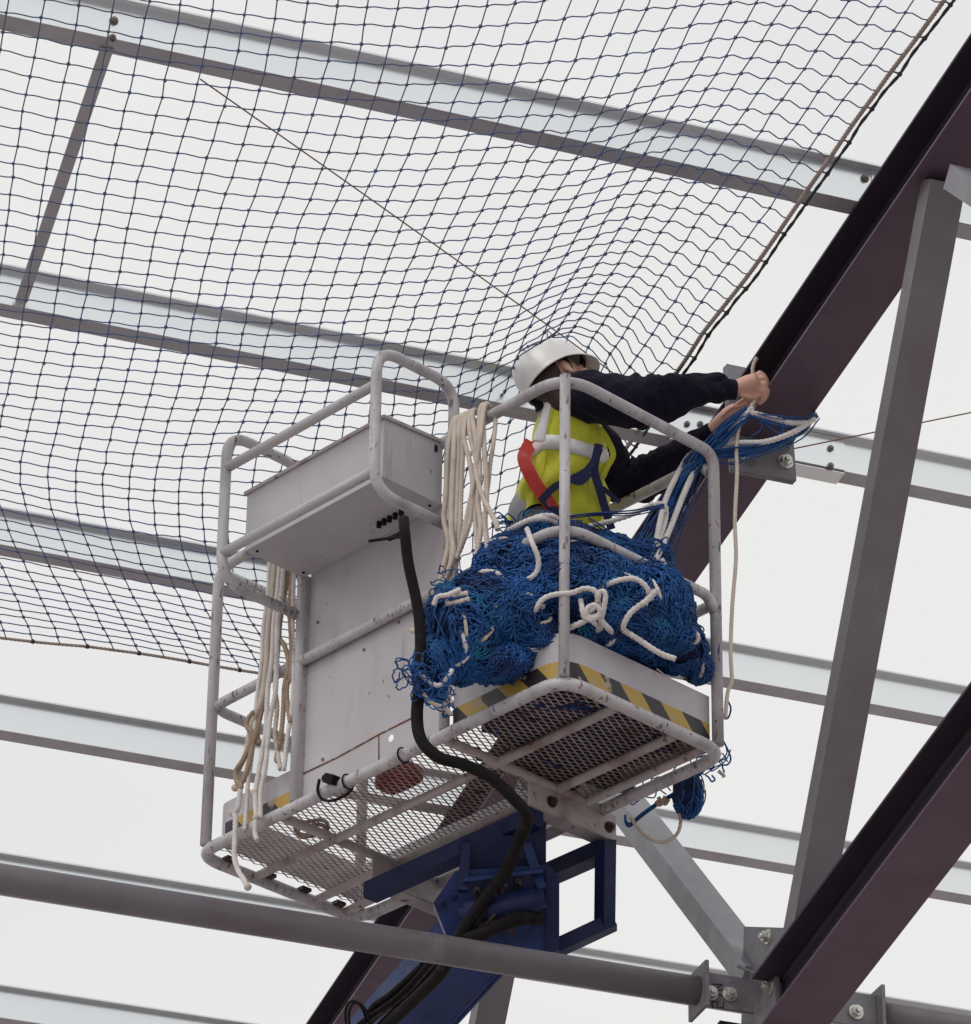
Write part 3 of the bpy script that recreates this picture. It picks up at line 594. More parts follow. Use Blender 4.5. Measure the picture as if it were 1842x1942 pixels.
# ------------------------------------------------------------------ the big safety net
CPT = """2 0 14 22.6|2 1 79 34.7|2 2 144 47.6|2 3 208 60|2 4 269 72|2 5 328 81.7|2 6 391 90|2 7 452 97|2 8 509 104|2 9 566 110.5|2 10 622 115|2 11 678 118|2 12 729 121.6|2 13 780.7 124.4|2 14 836 125|2 15 886.7 124|2 16 935 124.4|2 17 989 121.6|2 18 1042 116.4|2 19 1090 113.6|2 20 1138.6 109.5|2 21 1189 103.5|2 22 1240 97|2 23 1292 87|2 24 1348 77|2 25 1397 73|2 26 1442 79.5|2 27 1494.5 85.4|2 28 1545 97.6|2 29 1595.6 113.3|2 30 1649.6 124.8|2 31 1689 136|3 0 7.6 59.8|4 0 1.7 95.5|0 31 1740 70
3 1 72 71.9|4 1 64.3 109.5|5 1 57.3 144|6 1 49.3 179.6|7 1 42.7 212.6|8 1 37.2 246|9 1 33 278|10 1 27.8 309|3 31 1664 172|5 31 1617 236|7 31 1576 297|9 31 1534 356|-1 31 1763 38
11 1 25 338|11 2 83.4 350.6|11 3 142.5 360|11 4 199.8 367.6|11 5 255.4 375|11 6 311 382.5|11 7 366.6 390.5|11 8 418.7 395.7|11 9 472.5 400|11 10 524.7 403.4|11 11 576.8 405|11 12 626 406.9|11 13 676.4 408.6|11 14 723.4 410.3|11 15 770 411|11 16 819 406|11 17 865.8 404.4|11 18 914.5 399|11 19 958 394|11 20 998.6 390|11 21 1045.6 382.6|11 22 1091.5 374.8|11 23 1140.5 359|11 24 1188 348|11 25 1231.5 339.6|11 26 1273.5 338.6|11 27 1318.6 345.4|11 28 1365.6 357|11 29 1412.6 375.7|11 30 1460.7 394.6|11 31 1494 414
20 2 45 591|20 3 100 598|20 4 154 606.7|20 5 208.5 612|20 6 263 617|20 7 313.8 622.3|20 8 362.4 626.5|20 9 411.7 630.3|20 10 460.4 633.8|20 11 508.3 635.5|20 12 557.7 635.5|20 13 604 635.5|20 14 647 634.5|20 15 691 632.7|20 16 733 628.6|20 17 773.7 627.5|20 18 819 624|20 19 861 620|20 20 900.6 617|20 21 940.5 610|20 22 980.5 599|20 23 1025 573|20 24 1072 553|20 25 1110 540|20 26 1145.4 538|20 27 1186.5 543|20 28 1228.5 562.7|20 29 1264.7 591.6|20 30 1302 619.4|20 31 1331 633
15 31 1420 521|22 31 1305 675|24 31 1268 727|27 31 1212 815|29 31 1172 872|33 31 1120 950|38 31 1080 1040|15 23 1086.6 459.3|15 24 1131 447|15 25 1175.7 434.5|15 26 1212 435.5|15 27 1254 441|15 28 1299 455|17 29 1309.7 524.5|23 26 1110 591|23 25 1077 594|23 24 1041 611|23 27 1152 598|23 28 1191 621.4|23 29 1222.7 654.6|23 30 1255 688|25 26 1090.6 620.4|25 27 1131.7 630|25 28 1167.9 656.6|25 29 1194.3 694|25 25 1058 626|27 26 1076 643|27 27 1115 658.5|27 28 1149 689|27 25 1041 652
26 22 936 719.3|23 22 957 658.8|28 22 924.5 764.8|23 23 994.5 640|25 23 980 680|27 23 965.6 715.7|28 23 958 742|25 24 1024.8 650|27 24 1007 690|30 24 965.6 803.7|33 24 949 901|35 24 941.7 963|30 25 1004.6 772|33 25 988.7 879|34 25 984 912|33 22 878 924|32 22 885.5 891.7|32 23 927 859|36 23 899 1015|37 23 896.6 1043.7
23 2 34 658.8|26 2 18 725|29 2 4 789|30 2 1 809|26 3 72 733|30 3 52.8 816|33 3 39 877|36 3 42.4 937.8|38 3 53.9 977|30 4 106 822|30 5 158 829|30 6 208.5 834.6|30 7 259 839.8|30 8 307.5 843|30 9 352.7 844|30 10 399.6 842.6|30 11 446.5 841.5|30 12 490 842|30 13 544 846.7|30 16 690 862|30 19 815 850|25 16 706 742|25 19 832 742|25 10 438 737|25 6 240 722|25 13 578 743
38 2 2.8 967|38 1 -48 958|38 4 104 986|38 5 153 994|38 6 204 1002|38 7 251 1008.6|38 8 299 1015|38 9 342 1019|38 10 389 1026|38 12 478 1036|38 16 640 1062|38 22 875 1090|38 25 960 1060|34 28 1060 930|38 28 1010 1060
45 1 12 1094|45 2 62 1102|45 3 110 1109|45 4 160 1118|45 5 208 1126|45 6 254 1134|45 7 301.6 1141|45 8 347 1148.7|45 9 391.6 1157|45 10 432.6 1163|45 11 472.5 1170|45 16 665 1198|45 22 890 1230|45 27 1060 1240|45 31 1180 1250|45 -1 -88 1080
53 1 62 1217|53 2 114 1222|53 3 166 1226|53 4 216 1233|53 5 264 1239|53 6 312 1246.6|53 7 359.6 1254.6|53 9 455 1271|53 12 585 1290|53 22 980 1350|53 31 1270 1400|53 -1 -40 1205|53 0 12 1211
-3 -1 -25 -170|-3 10 650 -60|-3 20 1230 -115|-3 31 1812 -30|5 -1 -72 118|11 -2 -150 318|20 -2 -175 565|30 -2 -200 780|8 12 663 323|8 18 958 306|8 24 1240 262|5 28 1485 189|5 21 1141 216"""
cp = np.array([[float(x) for x in q.split()] for ln in CPT.split('\n') for q in ln.split('|')])
ka, kb = cp[:, 1] / 31, cp[:, 0] / 53
def Uk(r2): return np.where(r2 > 1e-12, r2 * np.log(np.maximum(r2, 1e-12)), 0)
n_ = len(cp); Kx = Uk((ka[:, None] - ka) ** 2 + (kb[:, None] - kb) ** 2) + np.eye(n_) * 6e-4
Pm = np.c_[np.ones(n_), ka, kb]; Am = np.block([[Kx, Pm], [Pm.T, np.zeros((3, 3))]])
sol = np.linalg.solve(Am, np.r_[cp[:, 2:4], np.zeros((3, 2))])
def netpx(c, r):
    a, b_ = c / 31, r / 53
    return Uk((a - ka) ** 2 + (b_ - kb) ** 2) @ sol[:n_] + np.array([1, a, b_]) @ sol[n_:]
HELM = at(1074, 700, 14.5)
def netpt(c, r):
    """where the net hangs: a shallow hammock under the purlins, pushed up by the hard hat"""
    px = netpx(c, r); zc = P0[2] + .085
    p = onz(px[0], px[1], zc)
    for _ in range(3):
        t = (p - P0) @ T; s = (p - P0) @ S
        z = P0[2] + .085 + SL * t - .05 * math.exp(-((t - 1.2) ** 2) / 2.2 - ((s + 1.6) ** 2) / 2.0)
        p = onz(px[0], px[1], z)
    return p
HB_C, HB_F, HB_R = at(1066, 707, 14.9), nrm([.79, .36, .30]), nrm([.40, -.80, .40])
HB_U = nrm(np.cross(HB_R, HB_F)); HB_U = HB_U if HB_U[2] > 0 else -HB_U
def clear_hat(p):
    d = p - HB_C; q = np.array([d @ HB_F / .175, d @ HB_R / .145, d @ HB_U / .155]); l = np.linalg.norm(q)
    return HB_C + d / l if 1e-6 < l < 1 else p
def smooth01(x): x = min(1, max(0, x)); return x * x * (3 - 2 * x)
RMIN, RMAX, CMIN, CMAX = -3, 53, -2, 31
node = {}
for r in range(RMIN, RMAX + 1):
    for c in range(CMIN, CMAX + 1):
        p = netpt(c, r); b_ = .32 * smooth01((r - 25.6) / 2.2) * smooth01((c - 19) / 4) * (1 - smooth01((r - 40) / 8))
        p = clear_hat(p + (p - CO) / np.linalg.norm(p - CO) * b_)
        node[c, r] = p + rng.normal(0, .0016, 3) * (0 if c == CMAX or r == RMAX else 1)
net = thing('safety_net', 'large blue safety net stretched under the roof purlins, lifted by the hard hat', 'net', node[12, 50])
nm = MB(); TW = .0023
for c in range(CMIN, CMAX):
    nm.tube([q for r in range(RMIN, RMAX) for q in (node[c, r], clear_hat((node[c, r] + node[c, r + 1]) / 2))] + [node[c, RMAX]], TW, 5)
for r in range(RMIN, RMAX):
    pts = []
    for c in range(CMIN, CMAX):
        a, b_ = node[c, r], node[c + 1, r]; k = (.06 if c < 10 else .06 + .006 * (c - 10)) if c < CMAX - 1 else .12
        ta, tb = node[c, r + 1] - a, node[c + 1, r + 1] - b_
        amp = min(1., .05 / max(.01, np.linalg.norm(ta)))
        pts += [a, a * .75 + b_ * .25 - ta * k * amp, (a + b_) / 2, a * .25 + b_ * .75 + tb * k * amp]
    pts.append(node[CMAX, r]); nm.tube([clear_hat(q) for q in pts], TW, 5)
for (c, r), p in node.items():
    if c < CMAX and r < RMAX and c > CMIN: nm.ball(p + rng.normal(0, .0008, 3), (.0062 if (c + r) % 3 else .0072), 5, 4)
nm.build('netting', M_net, net)
def lay(pts): return resample(catmull(pts, 4), .012)
def lay2(pts): return resample(catmull(pts, 4), .005)
edge = [node[CMAX, r] for r in range(RMIN, 39)]
MB().tube(lay2(edge), .0075, 9, lob=3, amp=.14, pitch=.016).build('border_rope', M_edge, net)
side = nrm(S)
e2 = []
for i, p in enumerate(edge):
    e2 += [p + side * .026 + rng.normal(0, .002, 3)]
em = MB(); em.tube(lay(e2), .0052, 7, lob=2, amp=.2, pitch=.07)
for i in range(0, len(edge) - 1):
    a = edge[i] + (edge[i + 1] - edge[i]) * (.0 if i % 2 else .25)
    if i % 2: em.tube([a - side * .006, a + side * .014 + Z * .004, e2[i] + side * .003], .003, 5); em.ball(e2[i], .0088, 6, 4)
em.build('border_lacing', M_netd, net)
bot = [node[c, RMAX] for c in range(CMIN, 22)]
MB().tube(lay2(bot), .0056, 9, lob=3, amp=.14, pitch=.016).build('border_rope', M_edge, net)
for i, p in enumerate(bot):
    if i % 2: MB().tube([p - S * .006, p + S * .006], .0080, 7).ball(p + Z * .006, .0055, 6, 4).build('border_knot', M_netd, net)
# ------------------------------------------------------------------ heap of blue netting in the basket
heap = thing('net_heap', 'heap of blue netting laced with white rope, spilling over the basket rail', 'net', B(.35, .3, .1))
DV = nrm(CF)
def ell(px, py, d, rx, ry, rz): # an ellipsoid: centre, half-sizes across, up and along the view, in metres
    return at(px, py, d), np.array([rx, ry, rz]) * np.array([d / FPX, d / FPX, 1])
ELL = [ell(950, 1165, 14.12, 140, 85, .17), ell(1075, 1125, 14.22, 135, 95, .22), ell(1225, 1160, 14.28, 88, 98, .20), ell(872, 1205, 13.98, 72, 88, .10),
       ell(1288, 1232, 14.34, 52, 46, .14), ell(975, 1075, 14.3, 75, 62, .16), ell(1050, 1045, 14.42, 90, 60, .18), ell(822, 1270, 13.90, 38, 62, .07), ell(1170, 1190, 14.18, 115, 50, .15),
       ell(935, 1250, 14.02, 85, 42, .12), ell(1130, 1065, 14.45, 90, 55, .16), ell(1030, 1205, 14.1, 110, 45, .14), ell(1250, 1205, 14.26, 80, 40, .13), ell(1322, 1268, 14.36, 30, 30, .09), ell(1165, 1172, 14.14, 95, 52, .13)]
AX = np.array([CR, CU, CF])
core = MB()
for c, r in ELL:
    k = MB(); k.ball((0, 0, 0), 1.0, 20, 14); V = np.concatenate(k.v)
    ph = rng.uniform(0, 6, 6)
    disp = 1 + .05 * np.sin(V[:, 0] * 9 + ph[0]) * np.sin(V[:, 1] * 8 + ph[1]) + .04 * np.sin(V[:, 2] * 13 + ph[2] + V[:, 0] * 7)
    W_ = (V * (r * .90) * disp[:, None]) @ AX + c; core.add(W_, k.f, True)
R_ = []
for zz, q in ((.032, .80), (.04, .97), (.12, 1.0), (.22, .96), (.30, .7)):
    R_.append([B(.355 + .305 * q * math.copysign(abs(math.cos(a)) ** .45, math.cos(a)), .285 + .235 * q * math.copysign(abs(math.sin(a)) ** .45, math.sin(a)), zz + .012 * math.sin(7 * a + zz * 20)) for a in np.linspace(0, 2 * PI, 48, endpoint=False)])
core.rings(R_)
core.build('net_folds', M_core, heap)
strands = MB()
def inside(p, skip, lim=.93):
    for i, (c, r) in enumerate(ELL):
        if i == skip: continue
        q = (AX @ (p - c)) / r
        if q @ q < lim * lim: return True
    return False
def strand_on(ei, start, direc, length, amp, base=1.0):
    c, r = ELL[ei]; q = nrm(start); pts = []; step = .012; d = np.asarray(direc, float); ph = rng.uniform(0, 6, 3); f = rng.uniform(1.6, 3.6)
    nS = int(length / step)
    for i in range(nS):
        d = d - q * (d @ q); d = nrm(d + rng.normal(0, .13, 3)); d = nrm(d - q * (d @ q))
        q = nrm(q + d * step / r.mean() * 1.05)
        h = base + amp * math.sin(f * i * .25 + ph[0]) + .02 * math.sin(i * .9 + ph[1])
        pts.append(c + (q * r * h) @ AX)
    return pts
tw = .0025
for ei, (c, r) in enumerate(ELL):
    area = (r[0] * r[1]) / .02
    for _ in range(int(48 * area) + 12):
        q = rng.normal(0, 1, 3); q[2] = -abs(q[2]) * .9; q = nrm(q)
        if inside(c + (q * r) @ AX, ei): continue
        d0 = np.array([rng.normal(0, 1), rng.normal(0, .8), rng.normal(0, .3)])
        if rng.random() < .5: d0 = np.array([rng.normal(.2, .5), -1 + rng.normal(0, .4), 0])
        nb = rng.integers(2, 6); ln = rng.uniform(.10, .34); am = rng.uniform(.015, .07)
        for b_ in range(nb):
            q2 = nrm(q + rng.normal(0, .055, 3)); strands.tube(strand_on(ei, q2, d0, ln, am, 1.0 + rng.uniform(-.03, .05)), tw * rng.uniform(.8, 1.1), 5)
        if rng.random() < .5: strands.ball(c + (q * r * 1.02) @ AX, .007, 6, 4)
# crumpled patches of real diamond mesh over the folds
def patch(ei):
    c, r = ELL[ei]
    for _ in range(30):
        q = rng.normal(0, 1, 3); q[2] = -abs(q[2]); q = nrm(q)
        if not inside(c + (q * r) @ AX, ei): break
    th = rng.normal(PI / 2, .7); a = np.array([math.cos(th), math.sin(th), 0]); a = nrm(a - q * (a @ q)); b_ = np.cross(q, a)
    na, nb = int(rng.integers(7, 12)), int(rng.integers(5, 11)); sa, sb = rng.uniform(.020, .034), rng.uniform(.007, .015); ph = rng.uniform(0, 6, 4); rm_ = r.mean(); G = {}
    for i in range(na):
        for j in range(nb):
            x, y = (i - na / 2) * sa, (j - nb / 2 + .5 * (i % 2)) * sb
            y += .012 * math.sin(x * 22 + ph[0]); x += .008 * math.sin(y * 60 + ph[1])
            d = nrm(q + (a * x + b_ * y) / rm_); h = 1.015 + .055 * math.sin(y * 95 + 9 * x + ph[2]) + .03 * math.sin(x * 50 + ph[3]) + rng.normal(0, .012)
            G[i, j] = c + (d * r * h) @ AX
    for (i, j), p in G.items():
        strands.ball(p, .0052, 5, 4)
        for dj in ((0, -1) if i % 2 == 0 else (0, 1)):
            o = G.get((i + 1, j + dj))
            if o is None: continue
            l = np.linalg.norm(o - p); sag = rng.normal(0, .15, 3) * l + Z * -.12 * l - CF * .06 * l
            strands.tube(catmull([p, p * .65 + o * .35 + sag, p * .3 + o * .7 + sag * .6 + rng.normal(0, .08, 3) * l, o], 3), tw, 5, cap=False)
for ei, (c, r) in enumerate(ELL):
    for _ in range(2 + int(9 * r[0] * r[1] / .02)): patch(ei)
# drooping meshes hanging from the heap: open loops of twine
def loops(px, py, d, n, spread, size, grav=.8):
    for _ in range(n):
        a = at(px + np.clip(rng.normal(0, 1), -1.3, 1.3) * spread[0], py + np.clip(rng.normal(0, 1), -1.3, 1.3) * spread[1], d + rng.normal(0, .02))
        R_ = size * rng.uniform(.5, 1.25); th = rng.uniform(0, 2 * PI); pts = []
        e1 = nrm(CR * math.cos(th) + CU * math.sin(th) * 1.0); e2 = nrm(CU * math.cos(th) - CR * math.sin(th) + CF * rng.normal(0, .5))
        k = rng.uniform(.45, .9)
        for an in np.linspace(0, 2 * PI * rng.uniform(.8, 1.05), 18):
            pts.append(a + e1 * R_ * math.cos(an) + e2 * R_ * k * math.sin(an) + rng.normal(0, .002, 3))
        strands.tube(catmull(pts, 2), tw, 5)
loops(790, 1275, 13.80, 13, (20, 16), .028); loops(822, 1318, 13.78, 22, (22, 24), .030); loops(765, 1268, 13.80, 4, (10, 10), .022)
loops(1330, 1262, 14.3, 10, (10, 14), .022); loops(1238, 1052, 14.42, 30, (20, 14), .032); loops(1000, 1005, 14.32, 22, (38, 20), .03); loops(1040, 1060, 14.3, 18, (55, 16), .03)
loops(1150, 1060, 14.4, 16, (40, 22), .032); loops(860, 1100, 14.0, 8, (25, 16), .024)
# what sticks out under the far corner of the floor frame
far = at(1305, 1500, 14.62)
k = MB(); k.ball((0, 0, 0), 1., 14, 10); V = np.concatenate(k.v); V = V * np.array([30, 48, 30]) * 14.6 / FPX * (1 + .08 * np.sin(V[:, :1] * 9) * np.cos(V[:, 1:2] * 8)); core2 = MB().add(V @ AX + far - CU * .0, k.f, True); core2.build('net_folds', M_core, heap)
ELL.append((far, np.array([31, 50, 31]) * 14.6 / FPX))
for _ in range(46):
    q = nrm(rng.normal(0, 1, 3)); strands.tube(strand_on(len(ELL) - 1, q, np.array([rng.normal(0, .6), -1, 0]), rng.uniform(.06, .16), .05, 1.03), tw, 5)
for _ in range(36):
    p = at(1200, 0, 14.6); x = rng.uniform(1195, 1352); y = 1512 - (x - 1195) * .44 + rng.normal(0, 5)
    a = at(x, y, 14.62); strands.tube(catmull([a, a + nrm(rng.normal(0, 1, 3)) * .03, a + CR * .05 + CU * .022 + rng.normal(0, .008, 3), a + CR * .07 + CU * rng.normal(.03, .02)], 4), tw, 5)
lp = [(1340, 1452), (1300, 1490), (1250, 1520), (1215, 1545), (1195, 1562), (1187, 1556), (1186, 1545)]
for o_ in (0, 5): strands.tube(catmull([at(x, y + o_, 14.62) for x, y in lp], 6), .0042, 6)
for pts in ([(1372, 1405), (1382, 1425), (1386, 1440), (1380, 1450), (1370, 1452), (1374, 1465)], [(1378, 1325), (1386, 1342), (1382, 1360), (1374, 1362), (1378, 1345)], [(1350, 1470), (1356, 1478), (1350, 1482), (1344, 1474), (1338, 1470)]):
    strands.tube(catmull([at(x, y, 14.35) for x, y in pts], 6), .0032, 5)
# the gathered tail that leads up to the rafter and is wrapped round it
def bundle(path, n, spread, wob=.012):
    P = [np.asarray(p) for p in path]
    for i in range(n):
        o1, o2 = rng.normal(0, 1, 2); ph = rng.uniform(0, 6, 2); pts = []
        for j, p in enumerate(P):
            f = spread[j]; d = nrm(P[min(j + 1, len(P) - 1)] - P[max(j - 1, 0)]); a = nrm(np.cross(d, CF)); pts.append(p + a * (o1 * f + wob * math.sin(1.9 * j + ph[0])) + CF * (o2 * f * .7 + wob * math.sin(1.5 * j + ph[1])))
        strands.tube(catmull(pts, 5), tw * rng.uniform(.8, 1.15), 5)
tail = [at(1205, 1120, 14.42), at(1228, 1050, 14.52), at(1264, 985, 14.66), at(1292, 930, 14.74), at(1328, 868, 14.79), at(1372, 820, 14.83), at(1420, 778, 14.87)]
bundle(tail, 44, [.042, .034, .026, .019, .015, .011, .006])
SP = TR(.1, .05, 0)
wrap = [at(1332, 866, 14.79), at(1385, 862, 14.81), at(1450, 850, 14.85), at(1515, 822, 14.91), at(1549, 788, 14.99)]
bundle(wrap, 26, [.009, .012, .013, .011, .004], .006)
up = [at(1426, 786, 14.85), at(1470, 800, 14.86), at(1520, 802, 14.91), at(1550, 786, 14.99)]
bundle(up, 7, [.004, .010, .010, .004], .004)
for pts in ([(1330, 860), (1400, 800), (1432, 790), (1445, 812), (1420, 832), (1405, 852)], [(1440, 795), (1480, 822), (1485, 800)], [(1400, 830), (1435, 850), (1470, 838)], [(1362, 868), (1402, 838), (1420, 860), (1400, 880), (1372, 878)]):
    strands.tube(catmull([at(x, y, 14.85) for x, y in pts], 6), tw, 5)
bundle([at(1060, 982, 14.40), at(1130, 975, 14.38), at(1200, 972, 14.36), at(1260, 958, 14.36)], 5, [.004, .003, .003, .004], .003)
bundle([at(1110, 992, 14.40), at(1170, 1030, 14.38), at(1235, 1040, 14.36)], 6, [.012, .012, .012], .01)
strands.build('twine_strands', M_pile, heap)
# white border ropes of the heap
def hrope(pts, r=.0096, m=None, d=None, lab=None):
    P = [at(*p) if len(p) == 3 else at(p[0], p[1], d) for p in pts]; r = r * .88
    if d and 13.9 < d < 14.2 and pts[0] != (1248, 1118):
        P = [P[0] + CF * .09 + (P[0] - P[1]) * .9] + [P[0] + CF * .012] + P[1:]
    if d and 13.9 < d < 14.2 and pts[-1] not in ((1282, 1250), (1030, 1160)):
        P = P[:-1] + [P[-1] + CF * .012, P[-1] + CF * .09 + (P[-1] - P[-2]) * .9]
    MB().tube(resample(catmull(P, 8), .0045), r, 10, lob=3, amp=.13, pitch=.017).build('border_rope', m or M_rope2, heap)
hrope([(1010, 1030), (1021, 1060), (1018, 1085), (1000, 1100), (980, 1110)], d=14.02)
hrope([(968, 1128), (1002, 1128), (1022, 1142), (1030, 1150), (1012, 1160)], d=13.98)
hrope([(1015, 1158), (1028, 1138), (1050, 1128), (1085, 1124), (1110, 1116), (1130, 1122), (1134, 1142)], d=13.95)
hrope([(955, 1165), (952, 1180), (962, 1192), (978, 1196), (992, 1184)], d=13.98)
hrope([(950, 1135), (946, 1150), (930, 1152), (922, 1162), (934, 1172), (930, 1178), (912, 1174)], d=13.96, r=.009)
hrope([(1142, 1112), (1175, 1100), (1205, 1098), (1225, 1112), (1232, 1128)], d=14.02)
hrope([(1248, 1118), (1225, 1140), (1198, 1160), (1184, 1182), (1182, 1194)], d=14.0, r=.0105)
hrope([(1232, 1130), (1222, 1150), (1214, 1172), (1200, 1190)], d=14.06)
hrope([(1184, 1196), (1210, 1212), (1250, 1238), (1282, 1250)], d=14.0, r=.0105)
hrope([(1082, 1190), (1105, 1180), (1130, 1168), (1148, 1186)], d=13.94, r=.0105)
for pts in ([(1104, 1150), (1108, 1170), (1125, 1175), (1138, 1160), (1130, 1148), (1116, 1152), (1112, 1168), (1128, 1182)], [(1118, 1160), (1132, 1150), (1140, 1165), (1122, 1172), (1110, 1162)], [(1134, 1140), (1138, 1122), (1148, 1126), (1146, 1150), (1140, 1175)]):
    hrope(pts, d=13.93, r=.0095)
hrope([(1000, 990, 14.3), (1020, 980, 14.28), (1045, 978, 14.28), (1058, 984, 14.3)], r=.0095); hrope([(958, 1010, 14.3), (985, 995, 14.26), (1010, 985, 14.25), (1040, 985, 14.28), (1055, 992, 14.3)], r=.0105)
hrope([(928, 1028, 14.26), (955, 1022, 14.24), (975, 1030, 14.26)], r=.009)
hrope([(845, 1138, 13.95), (870, 1128, 13.93), (888, 1125, 13.93)], r=.009); hrope([(822, 1148, 13.9), (830, 1132, 13.9), (850, 1128, 13.9), (872, 1118, 13.93)], r=.009)
hrope([(845, 1146, 13.92), (870, 1142, 13.91), (890, 1136, 13.92)], r=.010, m=M_rope)
hrope([(795, 1275, 13.8), (810, 1290, 13.78), (830, 1300, 13.77), (845, 1290, 13.78), (858, 1270, 13.8)], r=.008); hrope([(856, 1300, 13.8), (852, 1325, 13.79), (845, 1340, 13.78), (856, 1355, 13.78)], r=.0085, m=M_rope)
hrope([(802, 1315, 13.78), (818, 1332, 13.77), (838, 1340, 13.77)], r=.0075, m=M_rope)
hrope([(1205, 1130, 14.40), (1222, 1105, 14.24), (1245, 1060, 14.36), (1272, 1000, 14.55), (1300, 930, 14.69), (1325, 880, 14.80), (1362, 838, 14.84), (1400, 800, 14.85), (1428, 772, 14.86)], r=.011)
hrope([(1236, 1085, 14.46), (1242, 1050, 14.42), (1248, 1010, 14.48), (1262, 950, 14.60), (1285, 900, 14.75), (1310, 862, 14.84), (1342, 850, 14.85), (1400, 840, 14.83), (1450, 838, 14.83), (1500, 822, 14.84), (1545, 795, 14.92)], r=.0105)
hrope([(1424, 782, 14.85), (1460, 792, 14.87), (1500, 802, 14.87), (1535, 802, 14.89)], r=.0105)
hrope([(1236, 962, 14.56), (1250, 955, 14.56), (1262, 962, 14.56), (1262, 985, 14.55), (1254, 1012, 14.5), (1246, 1035, 14.44), (1238, 1062, 14.40), (1240, 1085, 14.46)], r=.0105)
hrope([(1110, 1000, 14.42), (1160, 988, 14.42), (1200, 975, 14.42), (1240, 955, 14.40)], r=.0095)
hrope([(1254, 1060, 14.24), (1262, 1072, 14.24)], r=.009)
hrope([(1288, 1542, 14.6), (1291, 1560, 14.6), (1284, 1582, 14.6), (1262, 1597, 14.6), (1235, 1592, 14.6), (1212, 1572, 14.6), (1196, 1550, 14.6)], r=.0068, m=M_rope)
hrope([(1334, 1488, 14.62), (1332, 1505, 14.62), (1322, 1520, 14.62), (1310, 1524, 14.62)], r=.0065, m=M_rope); hrope([(1362, 1462, 14.4), (1370, 1468, 14.4), (1374, 1474, 14.4)], r=.007, m=M_rope)
for dx, dy in ((0, 0), (6, 5), (-4, 7)): hrope([(1248 + dx, 1512 + dy, 14.6), (1256 + dx, 1520 + dy, 14.6), (1262 + dx, 1510 + dy, 14.6)], r=.0075, m=M_rope3)
# short stretches of border rope showing between the folds
for k_ in range(22):
    ei = int(rng.choice([0, 0, 1, 1, 2, 3, 5, 6, 8, 9, 11, 12, 13])); c, r = ELL[ei]
    for _ in range(40):
        q = rng.normal(0, 1, 3); q[2] = -abs(q[2]) * 1.2; q = nrm(q)
        if not inside(c + (q * r) @ AX, ei, 1.0): break
    P = strand_on(ei, q, np.array([rng.normal(0, 1), rng.normal(0, .6), 0]), rng.uniform(.07, .17), .015, 1.03)
    n2 = len(P)
    P = [c + (p - c) * (1.02 - .16 * abs(2 * i / (n2 - 1) - 1) ** 3) for i, p in enumerate(P)]
    MB().tube(resample(catmull(P, 4), .0045), rng.uniform(.0055, .0078), 9, lob=3, amp=.13, pitch=.015).build('border_rope', M_rope2 if k_ % 3 else M_rope, heap)
# tie rope hanging straight down beside the right post
P = [at(x, y, (14.895 if y < 760 else 14.86) - max(0, y - 800) * .00102) for x, y in ((1436, 678), (1430, 690), (1428, 708), (1438, 742), (1424, 772), (1403, 805), (1397, 850), (1398, 900), (1394, 985), (1396, 1060), (1389, 1150), (1386, 1235), (1388, 1290), (1380, 1315), (1376, 1362))]
tag(MB().tube(resample(catmull(P, 8), .0045), .0066, 9, lob=3, amp=.13, pitch=.015).build('tie_rope', M_rope), 'thin cream rope in the worker\'s hands, hanging down past the right basket post', 'rope')
# ------------------------------------------------------------------ hanks of rope hung on the rail
h1 = thing('rope_hank', 'thick hank of cream rope hung over the top rail beside the control box', 'rope', bv(900, 1190, -.04), 0, 'hanks of rope hung on the basket')
def hk(parent, pts, v=-.045, r=.0092, m=None):
    P = [bv(p[0], p[1], v if len(p) < 3 else p[2]) for p in pts]
    MB().tube(resample(catmull(P, 8), .0045), r, 9, lob=3, amp=.12, pitch=.015).build('strand', m or M_rope, parent)
hk(h1, [(872, 798, .03), (868, 792, 0), (860, 800, -.03), (852, 840), (848, 900), (845, 950), (842, 985), (851, 1030), (842, 1075), (830, 1120), (815, 1160), (803, 1185), (808, 1193), (795, 1195), (780, 1196)], -.06)
hk(h1, [(880, 795, .03), (874, 790, 0), (864, 802, -.03), (861, 850), (858, 920), (856, 1000), (860, 1050), (848, 1090), (835, 1120)], -.075)
hk(h1, [(884, 792, .03), (878, 788, 0), (872, 800, -.03), (869, 860), (867, 930), (864, 1000), (858, 1040), (855, 1075), (843, 1110), (838, 1130)], -.06)
hk(h1, [(890, 790, .03), (884, 785, 0), (879, 798, -.03), (877, 870), (874, 940), (872, 1010), (866, 1060), (862, 1095), (850, 1115)], -.05)
hk(h1, [(896, 786, .03), (890, 782, 0), (884, 795, -.03), (880, 830), (890, 870), (897, 920), (893, 980), (885, 1010), (872, 1045)], -.06, .0085)
hk(h1, [(902, 784, .03), (896, 780, 0), (891, 790, -.03), (893, 830), (905, 880), (903, 930), (902, 985), (906, 1040), (903, 1064)], -.05)
hk(h1, [(930, 772, .03), (924, 766, 0), (918, 775, -.03), (912, 820), (905, 870), (903, 895), (915, 940), (930, 970), (940, 990), (944, 1005)], -.07, .0085)
hk(h1, [(906, 782, .03), (900, 778, 0), (896, 788, -.03), (904, 840), (910, 890), (907, 950), (912, 1000), (905, 1052)], -.06, .009)
hk(h1, [(926, 774, .03), (921, 768, 0), (916, 780, -.03), (918, 840), (922, 900), (923, 950), (920, 990), (925, 1040), (922, 1055)], -.055, .009)
hk(h1, [(921, 772, .03), (916, 768, 0), (910, 785, -.03), (908, 850), (900, 910), (890, 960), (882, 1000), (876, 1030), (866, 1060)], -.065, .0085)
